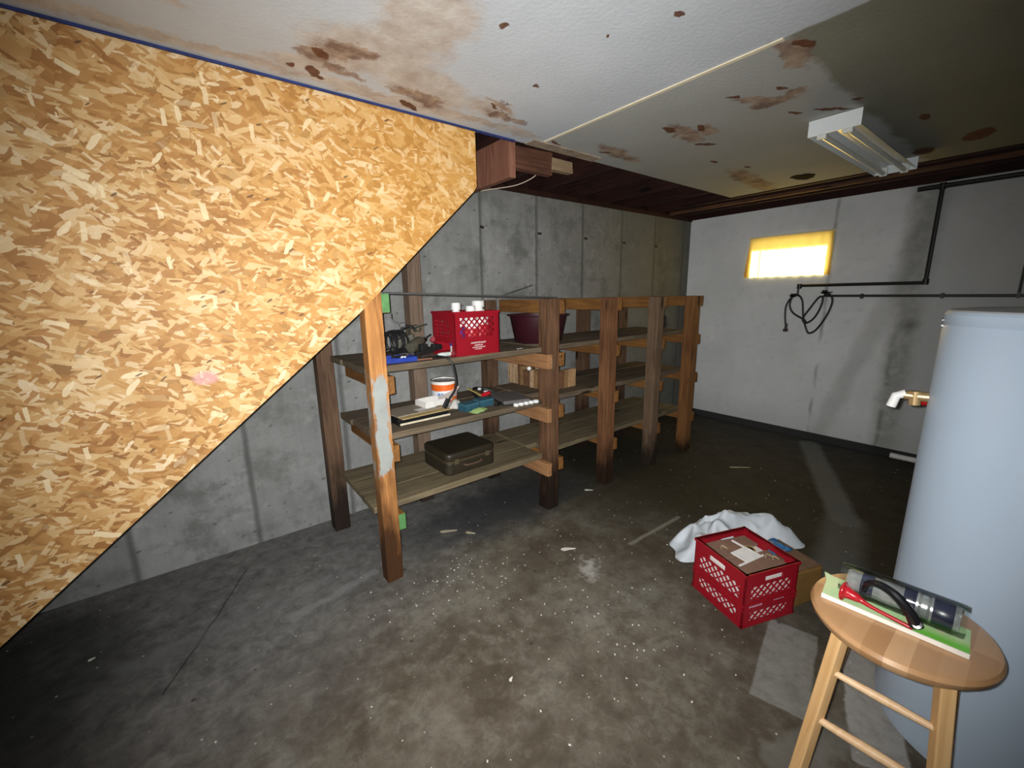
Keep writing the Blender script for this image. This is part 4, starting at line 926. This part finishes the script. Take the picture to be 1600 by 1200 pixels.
# ------------------------------------------------------------------ stool
sx, sy, sz = 1.24, .12, .608
t = thing('bar_stool', 'round honey-coloured wooden stool in front of the water heater', 'stool', (sx, sy, 0))
b = B(); lathe(b, [(0, sz-.038), (.135, sz-.038), (.158, sz-.034), (.168, sz-.022), (.170, sz-.012), (.165, sz-.003), (.155, sz), (0, sz-.001)], 72); obj('seat', b, M['stool'], t, smooth=True)
def leg(p0, p1, w=.027, name='leg', mat=M['stoolleg']):
    p0, p1 = Vector(p0), Vector(p1); d = (p1-p0); L = d.length
    q = d.to_track_quat('Z', 'Y').to_matrix().to_4x4()
    b = B(); bx(b, -w/2, w/2, -w/2, w/2, 0, L); o = obj(name, b, mat, t, bevel=.003)
    o.matrix_local = Matrix.Translation(p0) @ q
    return o
ztop = sz-.036
LA0, LA1 = Vector((-.198, .120, .0)), Vector((-.115, .078, ztop))
LB0, LB1 = Vector((-.188, -.150, .0)), Vector((-.105, -.096, ztop))
LC0, LC1 = Vector((.165, .157, .0)), Vector((.108, .093, ztop))
LD0, LD1 = Vector((.150, -.125, .0)), Vector((.100, -.088, ztop))
for a, c2 in ((LA0, LA1), (LB0, LB1), (LC0, LC1), (LD0, LD1)): leg(a, c2)
def at(a, c2, z): return a.lerp(c2, z/ztop)
def rung(P, Q, r=.0085):
    d = Q-P; b = B(); tube(b, [Vector((0, 0, 0)), Vector((0, 0, d.length*.5)), Vector((0, 0, d.length))], [r*.85, r*1.15, r*.85], 14)
    o = obj('rung', b, M['dowel'], t, smooth=True); o.matrix_local = Matrix.Translation(P) @ d.to_track_quat('Z', 'Y').to_matrix().to_4x4()
rung(at(LA0, LA1, .475), at(LB0, LB1, .47)); rung(at(LA0, LA1, .342), at(LB0, LB1, .342), .010)
rung(at(LC0, LC1, .49), at(LD0, LD1, .49)); rung(at(LA0, LA1, .42), at(LC0, LC1, .42)); rung(at(LB0, LB1, .42), at(LD0, LD1, .42))

# blister-packed tool on the stool
p0 = Vector((1.183, .262)); p1 = Vector((1.200, .006)); dv = (p0-p1); L = dv.length; ang = math.atan2(dv.y, dv.x)
t = thing('tool_package', 'clear package with chrome canister, black hook and red handle on green card, on the stool', 'package', ((p0.x+p1.x)/2+.055, (p0.y+p1.y)/2, sz+.001), ang)
# local x runs from the right end (-) to the left end (+); local y: + is toward the viewer side
N = NT('green_card', .6); q = N.obj(); s = N.sep(q)
c = N.mix(N.mr(N.noise(q, 11, 3), .4, .6), (.42, .66, .34), (.60, .72, .40))
c = N.mix(N.math('MULTIPLY', N.mr(s[0], .0, -.05), N.mr(s[1], .0, .03)), c, (.16, .55, .06)); c = N.mix(N.mr(N.noise(q, 30, 2), .62, .64, 0, .6), c, (.75, .66, .45)); N.col(c)
b = B(); poly = [(-L/2, -.050), (-L/2, .055), (L/2, .055), (L/2+.006, -.020), (L/2+.018, -.060), (L/2-.005, -.052)]
prism(b, poly, 'z', .0, .004); obj('backing_card', b, N.m, t)
b = B(); bx(b, -L/2, L/2, .0555, .0585, .0, .011); obj('card_edge', b, plain('white_edge', (.85, .83, .76), .6), t)
chm = plain('smoky_chrome', (.50, .52, .56), .28, .55, var=.9, scale=22)
b = B()
mt = Matrix.Translation((0, -.018, .036)) @ Matrix.Rotation(PI/2, 4, 'Y')
lathe(b, [(0, -.108), (.028, -.108), (.031, -.100), (.031, -.06), (.027, -.055), (.027, -.045), (.031, -.04), (.031, .02), (.026, .03), (.026, .085), (.022, .092), (0, .092)], 32, mt); obj('canister', b, chm, t, smooth=True)
b = B(); lathe(b, [(.0315, -.098), (.0325, -.096), (.0325, -.066), (.0315, -.064)], 32, mt); lathe(b, [(.0315, -.036), (.0325, -.034), (.0325, -.016), (.0315, -.014)], 32, mt); lathe(b, [(.0265, .04), (.0275, .042), (.0275, .062), (.0265, .064)], 32, mt); obj('band', b, plain('navy_band', (.035, .04, .075), .3, var=.6, scale=40), t, smooth=True)
N = NT('clear_blister', .05)
tr = N.n('ShaderNodeBsdfTransparent'); gl = N.n('ShaderNodeBsdfGlossy'); gl.inputs['Roughness'].default_value = .08; mx = N.n('ShaderNodeMixShader'); fr_ = N.n('ShaderNodeFresnel'); fr_.inputs[0].default_value = 1.45
N.put(tr.inputs[0], (.95, .97, .95)); N.put(mx.inputs[0], N.math('ADD', fr_.outputs[0], .05)); N.t.links.new(tr.outputs[0], mx.inputs[1]); N.t.links.new(gl.outputs[0], mx.inputs[2]); N.t.links.new(mx.outputs[0], N.t.nodes['Material Output'].inputs[0])
b = B(); lathe(b, [(.0360, -.118), (.0375, -.110), (.0375, .09), (.0345, .105)], 40, mt); o = obj('blister', b, N.m, t, smooth=True)
b = B(); tube(b, catmull([(.055, .012, .035), (.05, .02, .060), (.03, .03, .075), (0, .038, .070), (-.03, .045, .045), (-.045, .046, .018)], 8), [.006+.0075*k/40 for k in range(41)], 10); obj('hook', b, plain('gloss_black', (.01, .01, .012), .18), t, smooth=True)
b = B(); lathe(b, [(0, 0), (.009, .001), (.009, .006), (0, .007)], 16, Matrix.Translation((-.045, .050, .026)) @ Matrix.Rotation(-.9, 4, 'X')); obj('rivet', b, M['chrome'], t, smooth=True)
b = B(); tube(b, catmull([(.095, .030, .024), (.088, .031, .024), (.080, .032, .024), (.06, .036, .022), (.03, .043, .018), (-.04, .050, .012)], 5), [.010, .018, .022, .0235, .024, .0235, .021, .018, .0165, .0155, .015, .014, .013, .012, .011, .0095, .007, .006, .0055, .005, .0045, .0045, .0045, .0045, .0045, .0045], 14); obj('red_handle', b, plain('gloss_red', (.42, .012, .02), .22), t, smooth=True)

# ------------------------------------------------------------------ ceiling light fixture
t = thing('shop_light', 'white two-tube fluorescent shop light fixed under the ceiling', 'ceiling light', (2.96, .735, HC))
enam = plain('white_enamel', (.72, .78, .80), .25, var=.04)
x0, x1, yc = 2.385, 3.505, .73; hw = .098
b = B()
prof = [(-hw, 2.052), (-.035, 2.095), (.035, 2.095), (hw, 2.052)]
for (ya, za), (yb2, zb2) in zip(prof, prof[1:]):
    vs = [b.verts.new(p) for p in ((x0, yc+ya, za), (x1, yc+ya, za), (x1, yc+yb2, zb2), (x0, yc+yb2, zb2))]; b.faces.new(vs)
    vs = [b.verts.new(p) for p in ((x0, yc+ya, za+.003), (x1, yc+ya, za+.003), (x1, yc+yb2, zb2+.003), (x0, yc+yb2, zb2+.003))]; b.faces.new(vs)
obj('reflector', b, enam, t, world=True)
b = B(); bx(b, x0+.004, x1-.004, yc-.036, yc+.036, 2.099, 2.1185); obj('ballast_channel', b, enam, t, world=True)
for xa in (x0-.003, x1):
    b = B(); bx(b, xa, xa+.003, yc-hw, yc+hw, 2.050, 2.117); bx(b, xa-.0006, xa, yc-.003, yc+.003, 2.05, 2.117); obj('end_plate', b, enam, t, world=True)
for s_ in (-1, 1):
    b = B(); tube(b, [(x0+.02, yc+s_*.048, 2.052), (x1-.02, yc+s_*.048, 2.052)], .0125, 14); tb_ = obj('tube', b, plain('tube_glass', (.62, .64, .60), .2), t, smooth=True, world=True)
    for xa, xb_ in ((x0+.012, x0+.028), (x1-.028, x1-.012)):
        b = B(); bx(b, xa, xb_, yc+s_*.048-.018, yc+s_*.048+.018, 2.036, 2.085); obj('lamp_holder', b, plain('holder_white', (.7, .72, .68), .4), t, bevel=.002, world=True)

# ------------------------------------------------------------------ bits on the floor
chipm = plain('white_chip', (.74, .74, .68), .7)
def chip(name, label, x, y, a, l, w_, h=.003, cat='paint chip', mat=chipm):
    b = B(); P = [(-l/2, -w_*.1), (-l*.3, -w_/2), (0, -w_*.25), (l*.35, -w_*.2), (l/2, 0.), (l*.2, w_*.25), (-l*.2, w_/2), (-l*.45, w_*.3)]
    prism(b, P, 'z', 0, h); o = obj(name, b, mat); o.location = (x, y, .0005); o.rotation_euler = (0, 0, a); return tag(o, label, cat)
chip('paint_chip', 'large white paint chip on the floor in front of the second post', 1.50, 1.452, -.55, .085, .028)
chip('wood_splinter', 'pale wood splinter on the floor right of the first post', 1.08, 2.03, -.5, .10, .022, .005, 'splinter', plain('pale_splinter', (.42, .38, .26), .8))
chip('wood_splinter', 'smaller pale wood splinter beside the larger one near the first post', 1.17, 1.93, -.9, .06, .018, .005, 'splinter', plain('pale_splinter', (1, 1, 1)))
chip('paint_chip', 'white paint chip alone on the dark floor at lower left under the stairs', -.46, 2.12, .3, .022, .010)
chip('wood_splinter', 'long thin splinter on the far floor before the end post', 3.33, 1.36, -.75, .16, .02, .004, 'splinter', plain('pale_splinter', (1, 1, 1)))
chip('paint_chip', 'white chip beside the foot of the third post', 2.12, 1.86, -.7, .06, .02)
chip('paint_chip', 'off-white chip on the open floor toward the viewer', .765, 1.02, .5, .022, .012)
random.seed(5)
b = B()
for k in range(330):
    if k < 240:
        cx_, cy_, sx_, sy_ = random.choice(((1.0, 1.55, .22, .12), (1.45, 1.3, .35, .3), (1.15, 1.0, .35, .3), (.85, 1.65, .15, .08), (2.2, 1.2, .6, .4), (1.3, .75, .3, .25)))
        x = random.gauss(cx_, sx_); y = random.gauss(cy_, sy_)
    else: x = random.uniform(.3, 4.2); y = random.uniform(.3, 2.4)
    s_ = random.uniform(.0012, .0038); a = random.uniform(0, 6)
    bx(b, -s_, s_, -s_*.6, s_*.6, .0004, .0004+s_*.5, Matrix.Translation((x, y, 0)) @ Matrix.Rotation(a, 4, 'Z'))
tag(obj('paint_crumbs', b, chipm), 'scattered white paint crumbs over the dirty floor', 'crumbs', kind='stuff')
